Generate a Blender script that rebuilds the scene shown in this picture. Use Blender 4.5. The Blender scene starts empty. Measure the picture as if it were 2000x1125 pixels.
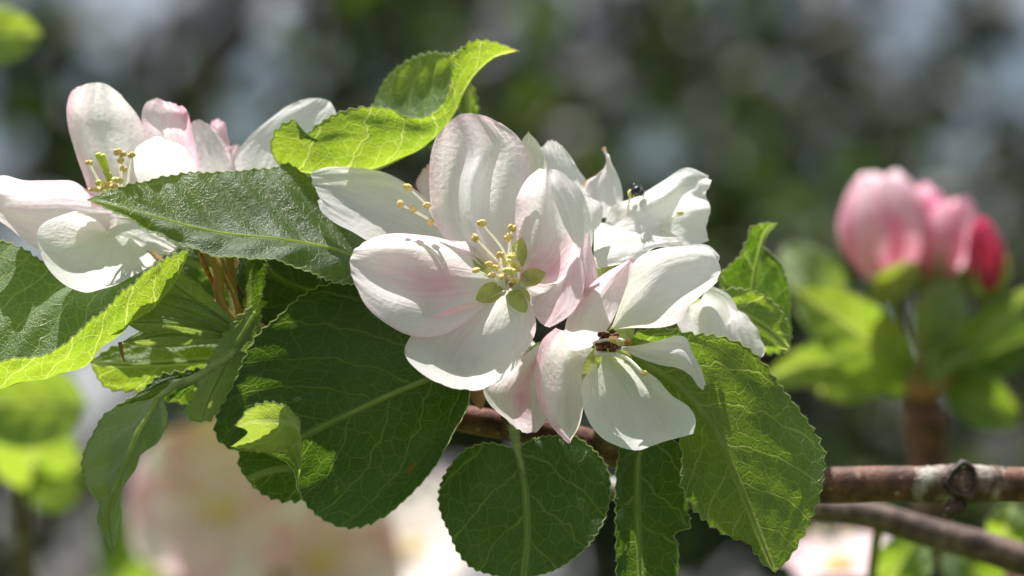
import bpy, math, random
import numpy as np
from mathutils import Vector, Matrix

random.seed(7)
rng = np.random.default_rng(11)
R = math.radians
scene = bpy.context.scene
col = scene.collection

# ------------------------------------------------------------------ camera
TILT = R(5.0)                       # lens looks a little upwards into the tree
CAM = Vector((0.0, -0.5, 1.60))
FOCUS = 0.5                         # metres to the sharp blossoms
MM = 0.00007                        # metres per photo pixel in the sharp plane
cd = bpy.data.cameras.new("camera")
cam = bpy.data.objects.new("camera", cd)
col.objects.link(cam)
cam.location = CAM
cam.rotation_euler = (R(90) + TILT, 0, 0)
cd.sensor_width = 36.0
cd.lens = 36.0 * FOCUS / (2000 * MM)
cd.clip_start = 0.02
cd.clip_end = 2000.0
cd.dof.use_dof = True
cd.dof.focus_distance = FOCUS - 0.001
cd.dof.aperture_fstop = cd.lens / 8.6
cd.dof.aperture_blades = 0
scene.camera = cam

# ------------------------------------------------------------------ light
SUN = Vector((-0.20, 0.17, 0.965)).normalized()
SUN_EL = math.asin(SUN.z)
SUN_AZ = math.atan2(SUN.x, SUN.y)
w = bpy.data.worlds.new("World")
scene.world = w
w.use_nodes = True
wn = w.node_tree
bg = wn.nodes["Background"]
sky = wn.nodes.new("ShaderNodeTexSky")
sky.sky_type = 'NISHITA'
sky.sun_disc = False
sky.sun_elevation = SUN_EL
sky.sun_rotation = SUN_AZ
sky.air_density = 1.0
sky.dust_density = 2.0
# broken white cloud over the whole sky
tcw = wn.nodes.new("ShaderNodeTexCoord")
cn = wn.nodes.new("ShaderNodeTexNoise")
cn.inputs['Scale'].default_value = 6.0
cn.inputs['Detail'].default_value = 6.0
cn.inputs['Roughness'].default_value = 0.55
cr = wn.nodes.new("ShaderNodeMapRange")
cr.interpolation_type = 'SMOOTHSTEP'
cr.inputs['From Min'].default_value = 0.45
cr.inputs['From Max'].default_value = 0.62
cmx = wn.nodes.new("ShaderNodeMix")
cmx.data_type = 'RGBA'
cmx.inputs[7].default_value = (13.5, 13.5, 14.0, 1.0)
wn.links.new(tcw.outputs['Generated'], cn.inputs['Vector'])
wn.links.new(cn.outputs[0], cr.inputs['Value'])
wn.links.new(cr.outputs[0], cmx.inputs[0])
wn.links.new(sky.outputs[0], cmx.inputs[6])
wn.links.new(cmx.outputs[2], bg.inputs[0])
bg.inputs[1].default_value = 0.05
sd = bpy.data.lights.new("sun", 'SUN')
sd.energy = 5.0
sd.angle = R(0.53)
sd.color = (1.0, 0.965, 0.92)
so = bpy.data.objects.new("sun", sd)
col.objects.link(so)
so.location = (0, 0, 6)
so.rotation_euler = (-SUN).to_track_quat('-Z', 'Y').to_euler()
scene.view_settings.view_transform = 'Standard'
scene.view_settings.look = 'None'
scene.view_settings.exposure = 0.85
scene.view_settings.gamma = 1.0
scene.view_settings.use_curve_mapping = False
scene.render.engine = 'CYCLES'
scene.cycles.max_bounces = 10
scene.cycles.diffuse_bounces = 6
scene.cycles.transmission_bounces = 8
scene.cycles.transparent_max_bounces = 8
scene.cycles.caustics_reflective = False
scene.cycles.caustics_refractive = False
scene.cycles.sample_clamp_indirect = 6.0

# ------------------------------------------------------------------ pixel + distance -> place
ct, st = math.cos(TILT), math.sin(TILT)
def P(px, py, d):
    """photo pixel and distance in mm behind the sharp plane -> world point"""
    Y = FOCUS + d / 1000.0
    s = Y / FOCUS * MM
    X = (px - 1000.0) * s
    Z = (562.5 - py) * s
    return np.array((CAM.x + X, CAM.y + Y * ct - Z * st, CAM.z + Y * st + Z * ct))
def PA(pts, dd=0.0, dx=0.0, dy=0.0):
    return np.array([P(a + dx, b + dy, c + dd) for a, b, c in pts])
CAMUP = np.array((0, -st, ct)); CAMR = np.array((1.0, 0, 0)); CAMF = np.array((0, ct, st))

# ------------------------------------------------------------------ geometry helpers
def hermite(K, ts, tn):
    """K (n,...) values at ts -> values at tn, smooth through every point"""
    n = len(ts)
    K = np.asarray(K, float)
    if n == 2:
        f = ((tn - ts[0]) / (ts[1] - ts[0])).reshape((-1,) + (1,) * (K.ndim - 1))
        return K[0] * (1 - f) + K[1] * f
    m = np.empty_like(K)
    for i in range(n):
        if i == 0:
            m[i] = (K[1] - K[0]) / (ts[1] - ts[0])
        elif i == n - 1:
            m[i] = (K[i] - K[i - 1]) / (ts[i] - ts[i - 1])
        else:
            a = ts[i] - ts[i - 1]; b = ts[i + 1] - ts[i]
            m[i] = ((K[i] - K[i - 1]) / a * b + (K[i + 1] - K[i]) / b * a) / (a + b)
    idx = np.clip(np.searchsorted(ts, tn, side='right') - 1, 0, n - 2)
    h = ts[idx + 1] - ts[idx]
    t = (tn - ts[idx]) / h
    sh = (-1,) + (1,) * (K.ndim - 1)
    t = t.reshape(sh); h = h.reshape(sh)
    return ((2*t**3 - 3*t**2 + 1) * K[idx] + (t**3 - 2*t**2 + t) * h * m[idx]
            + (-2*t**3 + 3*t**2) * K[idx + 1] + (t**3 - t**2) * h * m[idx + 1])

def resample(pts, n):
    pts = np.asarray(pts, float)
    L = np.concatenate([[0], np.cumsum(np.maximum(np.linalg.norm(np.diff(pts, axis=0), axis=1), 1e-6))])
    return hermite(pts, L / L[-1], np.linspace(0, 1, n))

def sheet(curves, nu, nv, vs=None):
    C = np.array([resample(c, nu) for c in curves])            # K,nu,3
    ts = np.linspace(0, 1, len(curves)) if vs is None else np.array(vs, float)
    G = hermite(C, ts, np.linspace(0, 1, nv))                  # nv,nu,3
    return np.transpose(G, (1, 0, 2))                          # nu,nv,3

def grid_normals(G):
    du = np.gradient(G, axis=0); dv = np.gradient(G, axis=1)
    n = np.cross(du, dv)
    l = np.linalg.norm(n, axis=2, keepdims=True)
    n = n / np.maximum(l, 1e-12)
    n[l[..., 0] < 1e-11] = 0
    return n

def wob(u, v, seed, f=3.0):
    r = np.random.default_rng(seed)
    o = np.zeros_like(u)
    for k in range(5):
        a, b = r.uniform(-f, f, 2) * (1 + 0.5 * k); p = r.uniform(0, 6.28)
        o += np.sin(a * u * 3 + b * v * 3 + p) / (1 + 0.6 * k)
    return o / 2.2

def make_mesh(name, verts, faces, mat, smooth=True, uvs=None, tint=None):
    me = bpy.data.meshes.new(name)
    me.from_pydata([tuple(v) for v in verts], [], [tuple(f) for f in faces])
    if smooth:
        me.polygons.foreach_set('use_smooth', [True] * len(me.polygons))
    if uvs:
        li = np.empty(len(me.loops), dtype=np.int32); me.loops.foreach_get('vertex_index', li)
        for nm, arr in uvs.items():
            lay = me.uv_layers.new(name=nm)
            lay.data.foreach_set('uv', np.asarray(arr, np.float32)[li].ravel())
    if tint is not None:
        ca = me.color_attributes.new('tint', 'FLOAT_COLOR', 'POINT')
        ca.data.foreach_set('color', np.asarray(tint, np.float32).ravel())
    me.materials.append(mat)
    me.update()
    return me

def link(name, me, parent=None):
    o = bpy.data.objects.new(name, me)
    col.objects.link(o)
    if parent is not None:
        o.parent = parent
        # parents sit unrotated: shift meshes modelled in world space into the parent's frame
        q = parent; off = Vector((0, 0, 0))
        while q is not None:
            off += q.location; q = q.parent
        if me is not None and not me.get('local'):
            o.location = -off
    return o

def thing(name, label, cat, loc, group=None):
    o = bpy.data.objects.new(name, None)
    o.empty_display_size = 0.005
    col.objects.link(o)
    o.location = Vector(loc)
    o['label'] = label; o['category'] = cat
    if group: o['group'] = group
    return o

def grid_faces(nu, nv, off=0):
    i = np.arange(nu - 1)[:, None] * nv + np.arange(nv - 1)[None, :] + off
    return np.stack([i, i + 1, i + nv + 1, i + nv], axis=2).reshape(-1, 4)

def tube_arrays(path, radii, sides=8, n=None, off=0, cap=True):
    path = np.asarray(path, float)
    if n:
        rad = np.interp(np.linspace(0, 1, n), np.linspace(0, 1, len(radii)), radii)
        path = resample(path, n)
    else:
        rad = np.interp(np.linspace(0, 1, len(path)), np.linspace(0, 1, len(radii)), radii)
    m = len(path)
    t = np.gradient(path, axis=0); t /= np.maximum(np.linalg.norm(t, axis=1, keepdims=True), 1e-12)
    ref = np.array((0.13, 0.31, 0.94))
    a = np.cross(t, ref); a /= np.maximum(np.linalg.norm(a, axis=1, keepdims=True), 1e-9)
    b = np.cross(t, a)
    ang = np.linspace(0, 2 * math.pi, sides, endpoint=False)
    V = path[:, None, :] + rad[:, None, None] * (np.cos(ang)[None, :, None] * a[:, None, :] + np.sin(ang)[None, :, None] * b[:, None, :])
    V = V.reshape(-1, 3)
    F = []
    for i in range(m - 1):
        for j in range(sides):
            k = (j + 1) % sides
            F.append((off + i * sides + j, off + i * sides + k, off + (i + 1) * sides + k, off + (i + 1) * sides + j))
    if cap:
        F.append(tuple(off + j for j in range(sides))[::-1])
        F.append(tuple(off + (m - 1) * sides + j for j in range(sides)))
    return V, F

def tube(name, path, radii, mat, parent=None, sides=8, n=None):
    V, F = tube_arrays(path, radii, sides, n)
    uv = np.stack([np.repeat(np.linspace(0, 1, len(V) // sides), sides), np.tile(np.linspace(0, 1, sides), len(V) // sides)], axis=1)
    return link(name, make_mesh(name, V, F, mat, uvs={'UV': uv}), parent)

# ------------------------------------------------------------------ materials
class NG:
    def __init__(self, name):
        self.m = bpy.data.materials.new(name); self.m.use_nodes = True
        self.t = self.m.node_tree; self.t.nodes.clear()
        self.out = self.t.nodes.new('ShaderNodeOutputMaterial')
    def n(self, typ, ins=None, **props):
        nd = self.t.nodes.new(typ)
        for k, v in props.items(): setattr(nd, k, v)
        for k, v in (ins or {}).items(): self.set(nd.inputs[k], v)
        return nd
    def set(self, sock, v):
        if hasattr(v, 'is_linked') or isinstance(v, bpy.types.NodeSocket): self.t.links.new(v, sock)
        elif isinstance(v, bpy.types.Node): self.t.links.new(v.outputs[0], sock)
        else: sock.default_value = v
    def math(self, op, a, b=None, c=None, clamp=False):
        nd = self.t.nodes.new('ShaderNodeMath'); nd.operation = op; nd.use_clamp = clamp
        for i, v in enumerate((a, b, c)):
            if v is not None: self.set(nd.inputs[i], v)
        return nd.outputs[0]
    def ramp(self, v, a, b, c=0.0, d=1.0, smooth=True):
        nd = self.t.nodes.new('ShaderNodeMapRange')
        nd.interpolation_type = 'SMOOTHSTEP' if smooth else 'LINEAR'
        self.set(nd.inputs['Value'], v)
        for k, x in zip(('From Min', 'From Max', 'To Min', 'To Max'), (a, b, c, d)): self.set(nd.inputs[k], x)
        return nd.outputs[0]
    def mix(self, f, a, b, blend='MIX'):
        nd = self.t.nodes.new('ShaderNodeMix'); nd.data_type = 'RGBA'; nd.blend_type = blend
        self.set(nd.inputs[0], f)
        for s, v in ((nd.inputs[6], a), (nd.inputs[7], b)):
            self.set(s, (*v, 1.0) if isinstance(v, tuple) and len(v) == 3 else v)
        return nd.outputs[2]
    def noise(self, vec, scale, detail=2.0, rough=0.5, dims='3D'):
        nd = self.n('ShaderNodeTexNoise', {'Scale': scale, 'Detail': detail, 'Roughness': rough}, noise_dimensions=dims)
        if vec is not None: self.set(nd.inputs['Vector'], vec)
        return nd.outputs[0]
    def finish(self, sh):
        self.t.links.new(sh.outputs[0] if isinstance(sh, bpy.types.Node) else sh, self.out.inputs['Surface'])
        return self.m

def thin_sheet(g, refl, trans, fac, rough, spec, normal, sheen=0.0):
    p = g.n('ShaderNodeBsdfPrincipled', {'Base Color': refl, 'Roughness': rough, 'Specular IOR Level': spec})
    if sheen:
        p.inputs['Sheen Weight'].default_value = sheen
        p.inputs['Sheen Roughness'].default_value = 0.35
    t = g.n('ShaderNodeBsdfTranslucent', {'Color': trans})
    if normal is not None:
        g.set(p.inputs['Normal'], normal); g.set(t.inputs['Normal'], normal)
    mx = g.n('ShaderNodeMixShader', {0: fac})
    g.t.links.new(p.outputs[0], mx.inputs[1]); g.t.links.new(t.outputs[0], mx.inputs[2])
    return mx

def petal_material(name):
    g = NG(name)
    uv = g.n('ShaderNodeUVMap', uv_map='UV')
    mm = g.n('ShaderNodeUVMap', uv_map='MM')
    at = g.n('ShaderNodeAttribute', attribute_name='tint')
    sp = g.n('ShaderNodeSeparateColor', {0: at.outputs['Color']})
    sx = g.n('ShaderNodeSeparateXYZ', {0: mm})
    su = g.n('ShaderNodeSeparateXYZ', {0: uv})
    # fine veins that run from the claw to the rim
    fan = g.n('ShaderNodeCombineXYZ', {0: g.math('MULTIPLY', su.outputs[0], 3.0), 1: g.math('MULTIPLY', su.outputs[1], 26.0), 2: 0.0})
    st1 = g.noise(fan, 1.0, 3.0, 0.6)
    fan2 = g.n('ShaderNodeCombineXYZ', {0: g.math('MULTIPLY', su.outputs[0], 7.0), 1: g.math('MULTIPLY', su.outputs[1], 90.0), 2: 3.0})
    st2 = g.noise(fan2, 1.0, 2.0, 0.6)
    blot = g.noise(mm, 0.35, 4.0, 0.6)
    pk = g.math('MULTIPLY', sp.outputs[0], g.ramp(g.math('ADD', g.math('MULTIPLY', st1, 0.7), g.math('MULTIPLY', blot, 0.6)), 0.40, 0.9, 0.60, 1.45), clamp=True)
    base = g.mix(pk, (0.90, 0.885, 0.875), (0.82, 0.33, 0.49))
    base = g.mix(g.math('MULTIPLY', sp.outputs[2], 0.6), base, (0.80, 0.80, 0.50))
    base = g.mix(g.ramp(st1, 0.52, 0.68, 0.0, 0.22), base, (0.74, 0.70, 0.70))
    base = g.mix(sp.outputs[1], base, (0.42, 0.16, 0.03))
    tr = g.mix(pk, (0.94, 0.92, 0.91), (0.93, 0.38, 0.55))
    tr = g.mix(g.math('MULTIPLY', sp.outputs[2], 0.6), tr, (0.85, 0.86, 0.50))
    tr = g.mix(g.ramp(st1, 0.50, 0.66, 0.0, 0.30), tr, (0.74, 0.72, 0.70))
    tr = g.mix(sp.outputs[1], tr, (0.60, 0.22, 0.03))
    h = g.math('ADD', g.math('MULTIPLY', st1, 0.9), g.math('ADD', g.math('MULTIPLY', st2, 0.30), g.math('MULTIPLY', g.noise(mm, 1.3, 3.0), 0.8)))
    bp = g.n('ShaderNodeBump', {'Strength': 0.55, 'Distance': 0.00026, 'Height': h})
    return g.finish(thin_sheet(g, base, tr, 0.55, 0.40, 0.4, bp.outputs[0], 0.1))

def leaf_material(name, blade, trans, vein, vein_t, tfac=0.5, rough=0.35, spec=0.6, sheen=0.06, veinscale=1.0):
    g = NG(name)
    mm = g.n('ShaderNodeUVMap', uv_map='MM')
    at = g.n('ShaderNodeAttribute', attribute_name='tint')
    sp = g.n('ShaderNodeSeparateColor', {0: at.outputs['Color']})
    s3 = g.n('ShaderNodeSeparateXYZ', {0: mm})
    x, y = s3.outputs[0], s3.outputs[1]
    s = g.math('ABSOLUTE', y)
    sg = g.math('SIGN', y)
    nz = g.noise(mm, 0.22, 2.0)
    spc = 6.2
    ph = g.math('SUBTRACT', x, g.math('ADD', g.math('MULTIPLY', s, 0.72), g.math('MULTIPLY', g.math('MULTIPLY', s, s), 0.016)))
    ph = g.math('DIVIDE', ph, spc)
    ph = g.math('ADD', ph, g.math('ADD', g.math('MULTIPLY', sg, 0.22), g.math('MULTIPLY', nz, 0.55)))
    f = g.math('MULTIPLY', g.math('ABSOLUTE', g.math('SUBTRACT', g.math('FRACT', ph), 0.5)), spc)
    v1 = g.ramp(f, 0.07, 0.24, 1.0, 0.0)
    warp = g.n('ShaderNodeVectorMath', {0: mm, 1: g.n('ShaderNodeTexNoise', {'Vector': mm, 'Scale': 0.5}).outputs['Color']}, operation='ADD')
    vo = g.n('ShaderNodeTexVoronoi', {'Vector': warp.outputs[0], 'Scale': 0.46}, feature='DISTANCE_TO_EDGE', voronoi_dimensions='2D')
    v2 = g.ramp(vo.outputs['Distance'], 0.012, 0.055, 1.0, 0.0)
    vo3 = g.n('ShaderNodeTexVoronoi', {'Vector': warp.outputs[0], 'Scale': 1.25}, feature='DISTANCE_TO_EDGE', voronoi_dimensions='2D')
    v3 = g.ramp(vo3.outputs['Distance'], 0.02, 0.14, 1.0, 0.0)
    md = g.ramp(s, 0.30, 0.70, 1.0, 0.0)
    vn = g.math('MAXIMUM', g.math('MAXIMUM', md, g.math('MULTIPLY', v1, 0.85)), g.math('MAXIMUM', g.math('MULTIPLY', v2, 0.55), g.math('MULTIPLY', v3, 0.20)))
    vn = g.math('MULTIPLY', vn, veinscale)
    big = g.noise(mm, 0.10, 3.0)
    fine = g.noise(mm, 3.2, 3.0, 0.7)
    bl = g.mix(g.ramp(big, 0.35, 0.65), blade, tuple(c * k for c, k in zip(blade, (1.35, 1.2, 1.15))))
    bl = g.mix(g.ramp(fine, 0.45, 0.75, 0.0, 0.5), bl, tuple(min(1, c * 1.7 + 0.012) for c in blade))
    bl = g.mix(vn, bl, vein)
    bl = g.mix(sp.outputs[1], bl, (0.30, 0.12, 0.02))
    tb = g.mix(g.ramp(big, 0.35, 0.65), trans, tuple(c * k for c, k in zip(trans, (1.25, 1.12, 1.0))))
    tb = g.mix(g.ramp(fine, 0.4, 0.7, 0.0, 0.25), tb, tuple(c * 0.72 for c in trans))
    tb = g.mix(vn, tb, vein_t)
    tb = g.mix(sp.outputs[1], tb, (0.5, 0.12, 0.01))
    h = g.math('ADD', g.math('MULTIPLY', vn, -0.55), g.math('ADD', g.math('MULTIPLY', fine, 0.75), g.math('MULTIPLY', g.noise(mm, 0.8, 2.0), 1.0)))
    bp = g.n('ShaderNodeBump', {'Strength': 0.8, 'Distance': 0.00024, 'Height': h})
    return g.finish(thin_sheet(g, bl, tb, tfac, g.math('ADD', g.ramp(fine, 0.3, 0.7, rough - 0.08, rough + 0.12), g.ramp(big, 0.40, 0.60, 0.16, -0.04)), spec, bp.outputs[0], sheen))

def plain(name, colr, rough=0.55, spec=0.4, bump=0.0, bscale=900.0, var=0.25, trans=0.0, tcol=None, col2=None, cscale=300.0):
    g = NG(name)
    tc = g.n('ShaderNodeTexCoord')
    nz = g.noise(tc.outputs['Object'], cscale, 3.0)
    c = g.mix(g.ramp(nz, 0.3, 0.7), tuple(k * (1 - var) for k in colr), col2 or tuple(min(1, k * (1 + var)) for k in colr))
    nrm = None
    if bump:
        nrm = g.n('ShaderNodeBump', {'Strength': 0.6, 'Distance': bump, 'Height': g.noise(tc.outputs['Object'], bscale, 3.0)}).outputs[0]
    if trans:
        return g.finish(thin_sheet(g, c, (*(tcol or colr), 1.0), trans, rough, spec, nrm))
    p = g.n('ShaderNodeBsdfPrincipled', {'Base Color': c, 'Roughness': rough, 'Specular IOR Level': spec})
    if nrm is not None: g.set(p.inputs['Normal'], nrm)
    return g.finish(p)

def bark_material(name, c1, c2, lichen=0.0, scale=1.0, lscale=60.0):
    g = NG(name)
    tc = g.n('ShaderNodeTexCoord')
    v = tc.outputs['Object']
    a = g.noise(v, 260 * scale, 5.0, 0.65)
    b = g.noise(v, lscale * scale, 3.0)
    c = g.mix(g.ramp(a, 0.35, 0.65), c1, c2)
    spot = g.n('ShaderNodeTexVoronoi', {'Vector': v, 'Scale': 420 * scale})
    c = g.mix(g.ramp(spot.outputs['Distance'], 0.10, 0.22, 0.55, 0.0), c, (0.34, 0.27, 0.20))
    if lichen:
        c = g.mix(g.ramp(b, 0.60 - 0.1 * lichen, 0.72, 0.0, 0.85), c, (0.42, 0.41, 0.36))
    bp = g.n('ShaderNodeBump', {'Strength': 0.8, 'Distance': 0.0006 / scale, 'Height': g.math('ADD', a, b)})
    p = g.n('ShaderNodeBsdfPrincipled', {'Base Color': c, 'Roughness': 0.62, 'Specular IOR Level': 0.35, 'Normal': bp.outputs[0]})
    return g.finish(p)

def foliage_material(name, tfac=0.22):
    g = NG(name)
    at = g.n('ShaderNodeAttribute', attribute_name='tint')
    dk = g.mix(1.0, at.outputs['Color'], (0.22, 0.21, 0.4), 'MULTIPLY')
    return g.finish(thin_sheet(g, dk, at.outputs['Color'], tfac, 0.5, 0.4, None))

M_PETAL = petal_material('petal')
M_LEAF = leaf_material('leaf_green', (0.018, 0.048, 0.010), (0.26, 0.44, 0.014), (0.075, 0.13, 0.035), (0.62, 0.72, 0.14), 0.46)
M_LEAFSHADE = leaf_material('leaf_green_shaded', (0.011, 0.031, 0.006), (0.13, 0.28, 0.010), (0.030, 0.062, 0.016), (0.45, 0.60, 0.12), 0.36, 0.37, 0.30)  # darker copy of the leaf green, shade put into the colour
M_LEAFLT = leaf_material('leaf_young_green', (0.055, 0.125, 0.024), (0.30, 0.47, 0.022), (0.26, 0.36, 0.10), (0.70, 0.78, 0.18), 0.52)
M_LEAFPALE = leaf_material('leaf_downy_green', (0.13, 0.20, 0.085), (0.34, 0.48, 0.06), (0.24, 0.31, 0.13), (0.5, 0.6, 0.18), 0.36, 0.5, 0.4, 0.6, 0.6)
M_RIB = plain('leaf_rib', (0.20, 0.28, 0.085), 0.5, 0.4, 0.0001, trans=0.55, tcol=(0.75, 0.85, 0.25))
M_MARGIN = plain('leaf_margin', (0.30, 0.36, 0.16), 0.5, 0.4, trans=0.5, tcol=(0.70, 0.78, 0.35))
M_SEPAL = plain('sepal_green', (0.36, 0.42, 0.14), 0.5, 0.35, 0.0002, 2500.0, 0.25, 0.4, (0.60, 0.66, 0.18), cscale=700)
M_FILAMENT = plain('filament', (0.90, 0.88, 0.80), 0.4, 0.4, var=0.06, trans=0.4, tcol=(0.93, 0.92, 0.82))
M_ANTHER = plain('anther_yellow', (0.86, 0.58, 0.18), 0.7, 0.2, 0.00012, 5000.0, 0.25, cscale=2500, col2=(0.92, 0.72, 0.32))
M_POLLEN = plain('anther_pale', (0.82, 0.72, 0.28), 0.7, 0.2, 0.00012, 5000.0, 0.2, cscale=2500)
M_WITHER = plain('anther_withered', (0.085, 0.018, 0.010), 0.55, 0.4, 0.0002, 4000.0, 0.5, cscale=2500, col2=(0.24, 0.06, 0.03))
M_RUST = plain('anther_rust', (0.45, 0.16, 0.03), 0.6, 0.3, 0.0001, 4000.0, 0.3, cscale=2500)
M_STYLE = plain('style_green', (0.55, 0.62, 0.10), 0.45, 0.4, trans=0.3, tcol=(0.65, 0.72, 0.12))
M_PEDICEL = plain('pedicel_green', (0.20, 0.27, 0.06), 0.5, 0.35, 0.00015, 2500.0, 0.3, cscale=160, col2=(0.26, 0.20, 0.06))
M_PEDRED = plain('pedicel_red', (0.30, 0.26, 0.06), 0.5, 0.35, 0.00015, 2500.0, 0.3, cscale=120, col2=(0.38, 0.15, 0.07))
M_PETIOLE = plain('petiole_green', (0.22, 0.29, 0.09), 0.55, 0.35, 0.00015, 2500.0, 0.2, 0.2, (0.45, 0.55, 0.12))
M_BARK = bark_material('bark_red_brown', (0.050, 0.020, 0.012), (0.17, 0.070, 0.043), 0.2)
M_BARKG = bark_material('bark_grey_brown', (0.055, 0.034, 0.026), (0.17, 0.115, 0.09), 0.2)
M_LICHEN = bark_material('bark_lichen', (0.05, 0.025, 0.017), (0.16, 0.085, 0.06), 1.6, 1.0, 260.0)
M_KNOT = bark_material('knot_dark', (0.012, 0.008, 0.006), (0.10, 0.06, 0.04), 0.0)
M_TRUNK = bark_material('tree_bark', (0.022, 0.016, 0.012), (0.08, 0.06, 0.045), 0.3, 0.08)
M_BLACK = plain('insect_black', (0.012, 0.012, 0.014), 0.28, 0.6, 0.0001, 5000.0, 0.3)
M_FOLIAGE = foliage_material('tree_foliage')

# ------------------------------------------------------------------ petals
def tint_grid(nu, nv, fn, seed):
    u, v = np.meshgrid(np.linspace(0, 1, nu), np.linspace(-1, 1, nv), indexing='ij')
    t = np.zeros((nu, nv, 4)); t[..., 3] = 1
    r = fn(u, v)
    if not isinstance(r, tuple): r = (r,)
    for i, a in enumerate(r): t[..., i] = np.clip(a + (0.10 * wob(u, v, seed + i, 4) * (np.asarray(a) > 0.02)), 0, 1)
    return t.reshape(-1, 4)

def mm_uv(G, mid):
    nu, nv, _ = G.shape
    seg = np.linalg.norm(np.diff(G, axis=1), axis=2)
    c = np.concatenate([np.zeros((nu, 1)), np.cumsum(seg, axis=1)], axis=1)
    c = c - c[:, mid:mid + 1]
    ml = np.linalg.norm(np.diff(G[:, mid], axis=0), axis=1).sum()
    x = np.repeat(np.linspace(0, ml, nu)[:, None], nv, axis=1)
    return np.stack([x, c], axis=2).reshape(-1, 2) * 1000.0

def unpinch(C, cut=0.84):
    """spread the inner curves of a round-tipped petal along its rim instead of into one point"""
    ends = np.array([c[-1] for c in C])
    if np.abs(ends - ends[0]).max() > 1e-5: return C
    D = [resample(c, 61) for c in C]
    if len(D) == 3:
        G = hermite(np.array(D), np.linspace(0, 1, 3), np.linspace(0, 1, 5)); D = [g for g in G]
    k = int(60 * cut)
    rim = resample(np.concatenate([D[0][k::4], D[-1][k:-1:4][::-1]]), 61)
    out = [D[0][:k + 1:4]]
    for i in range(1, len(D) - 1):
        e = rim[int(round(60 * i / (len(D) - 1)))]
        c = D[i][:int(60 * (cut - 0.12)) + 1:6]
        out.append(np.concatenate([c, [e]]))
    out.append(D[-1][:k + 1:4])
    out[0] = np.concatenate([out[0], [rim[0]]]) if np.linalg.norm(out[0][-1] - rim[0]) > 1e-6 else out[0]
    out[-1] = np.concatenate([out[-1], [rim[-1]]]) if np.linalg.norm(out[-1][-1] - rim[-1]) > 1e-6 else out[-1]
    return out

PSEED = [100]
def petal(parent, sheets, pink=None, dd=0.0, ruffle=0.25, nu=64, nv=44, label=None, name='petal', mat=None, dx=0, dy=0, tip='round'):
    """one petal: one or more lofted sheets, each a list of traced curves from claw to rim"""
    V, F, U1, U2, T = [], [], [], [], []
    off = 0
    PSEED[0] += 7
    seed = PSEED[0]
    for cv in sheets:
        cw = [PA(c, dd, dx, dy) for c in cv]
        if tip == 'round': cw = unpinch(cw)
        G = sheet(cw, nu, nv)
        u, v = np.meshgrid(np.linspace(0, 1, nu), np.linspace(-1, 1, nv), indexing='ij')
        N = grid_normals(G)
        rim = np.clip(np.maximum(np.abs(v) ** 4, u ** 5), 0, 1)
        h = 0.00010 * wob(u, v, seed, 2.0) + (0.00032 * ruffle / 0.25) * rim * wob(u * 2, v * 2, seed + 1, 1.5) * np.minimum(1, u * 3)
        h += 0.00006 * np.sin(v * 9 + 2 * wob(u, v, seed + 2)) * u        # shallow pleats between the veins
        G = G + N * h[..., None]
        V.append(G.reshape(-1, 3)); F.append(grid_faces(nu, nv, off)); off += nu * nv
        U1.append(np.stack([u + seed * 1.7, v * 0.5 + 0.5], axis=2).reshape(-1, 2))
        U2.append(mm_uv(G, nv // 2) + seed * 3.1)
        tg = tint_grid(nu, nv, pink or (lambda u, v: 0 * u), seed)
        worn = np.clip((np.maximum(np.abs(v), u) - 0.965) * 40, 0, 1) * np.clip(wob(u * 3, v * 3, seed + 5, 3.0) * 2.2 - 0.9, 0, 1)
        tg[:, 1] = np.maximum(tg[:, 1], 0.45 * worn.ravel())
        T.append(tg)
    me = make_mesh(name, np.concatenate(V), np.concatenate(F), mat or M_PETAL, True,
                   {'UV': np.concatenate(U1), 'MM': np.concatenate(U2)}, np.concatenate(T))
    o = link(name, me, parent)
    if label: o['label'] = label
    return o

def ball_arrays(c, ax, rx, ry, rz, nu=10, nv=8, off=0):
    """ellipsoid with half axes along the frame ax (3x3 rows)"""
    V = []; F = []
    for i in range(nv + 1):
        th = math.pi * i / nv
        for j in range(nu):
            p = 2 * math.pi * j / nu
            l = np.array((rx * math.sin(th) * math.cos(p), ry * math.sin(th) * math.sin(p), rz * math.cos(th)))
            V.append(c + l @ ax)
    for i in range(nv):
        for j in range(nu):
            k = (j + 1) % nu
            F.append((off + i*nu + j, off + (i+1)*nu + j, off + (i+1)*nu + k, off + i*nu + k))
    return V, F

def anther_mesh(mat, size=1.0):
    V, F = [], []
    ax = np.eye(3)
    for s in (-1, 1):
        v, f = ball_arrays(np.array((s * 0.00024, 0, 0)) * size, ax, 0.00030 * size, 0.00032 * size, 0.00046 * size, 10, 7, len(V))
        V += v; F += f
    v, f = ball_arrays(np.array((0, 0.0002, 0)) * size, ax, 0.00018 * size, 0.00016 * size, 0.00036 * size, 8, 6, len(V))
    V += v; F += f
    me = make_mesh('anther', V, F, mat)
    me['local'] = 1
    return me
A_YEL, A_PALE, A_WITH, A_RUST = (anther_mesh(M_ANTHER), anther_mesh(M_POLLEN), anther_mesh(M_WITHER), anther_mesh(M_RUST))

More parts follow.
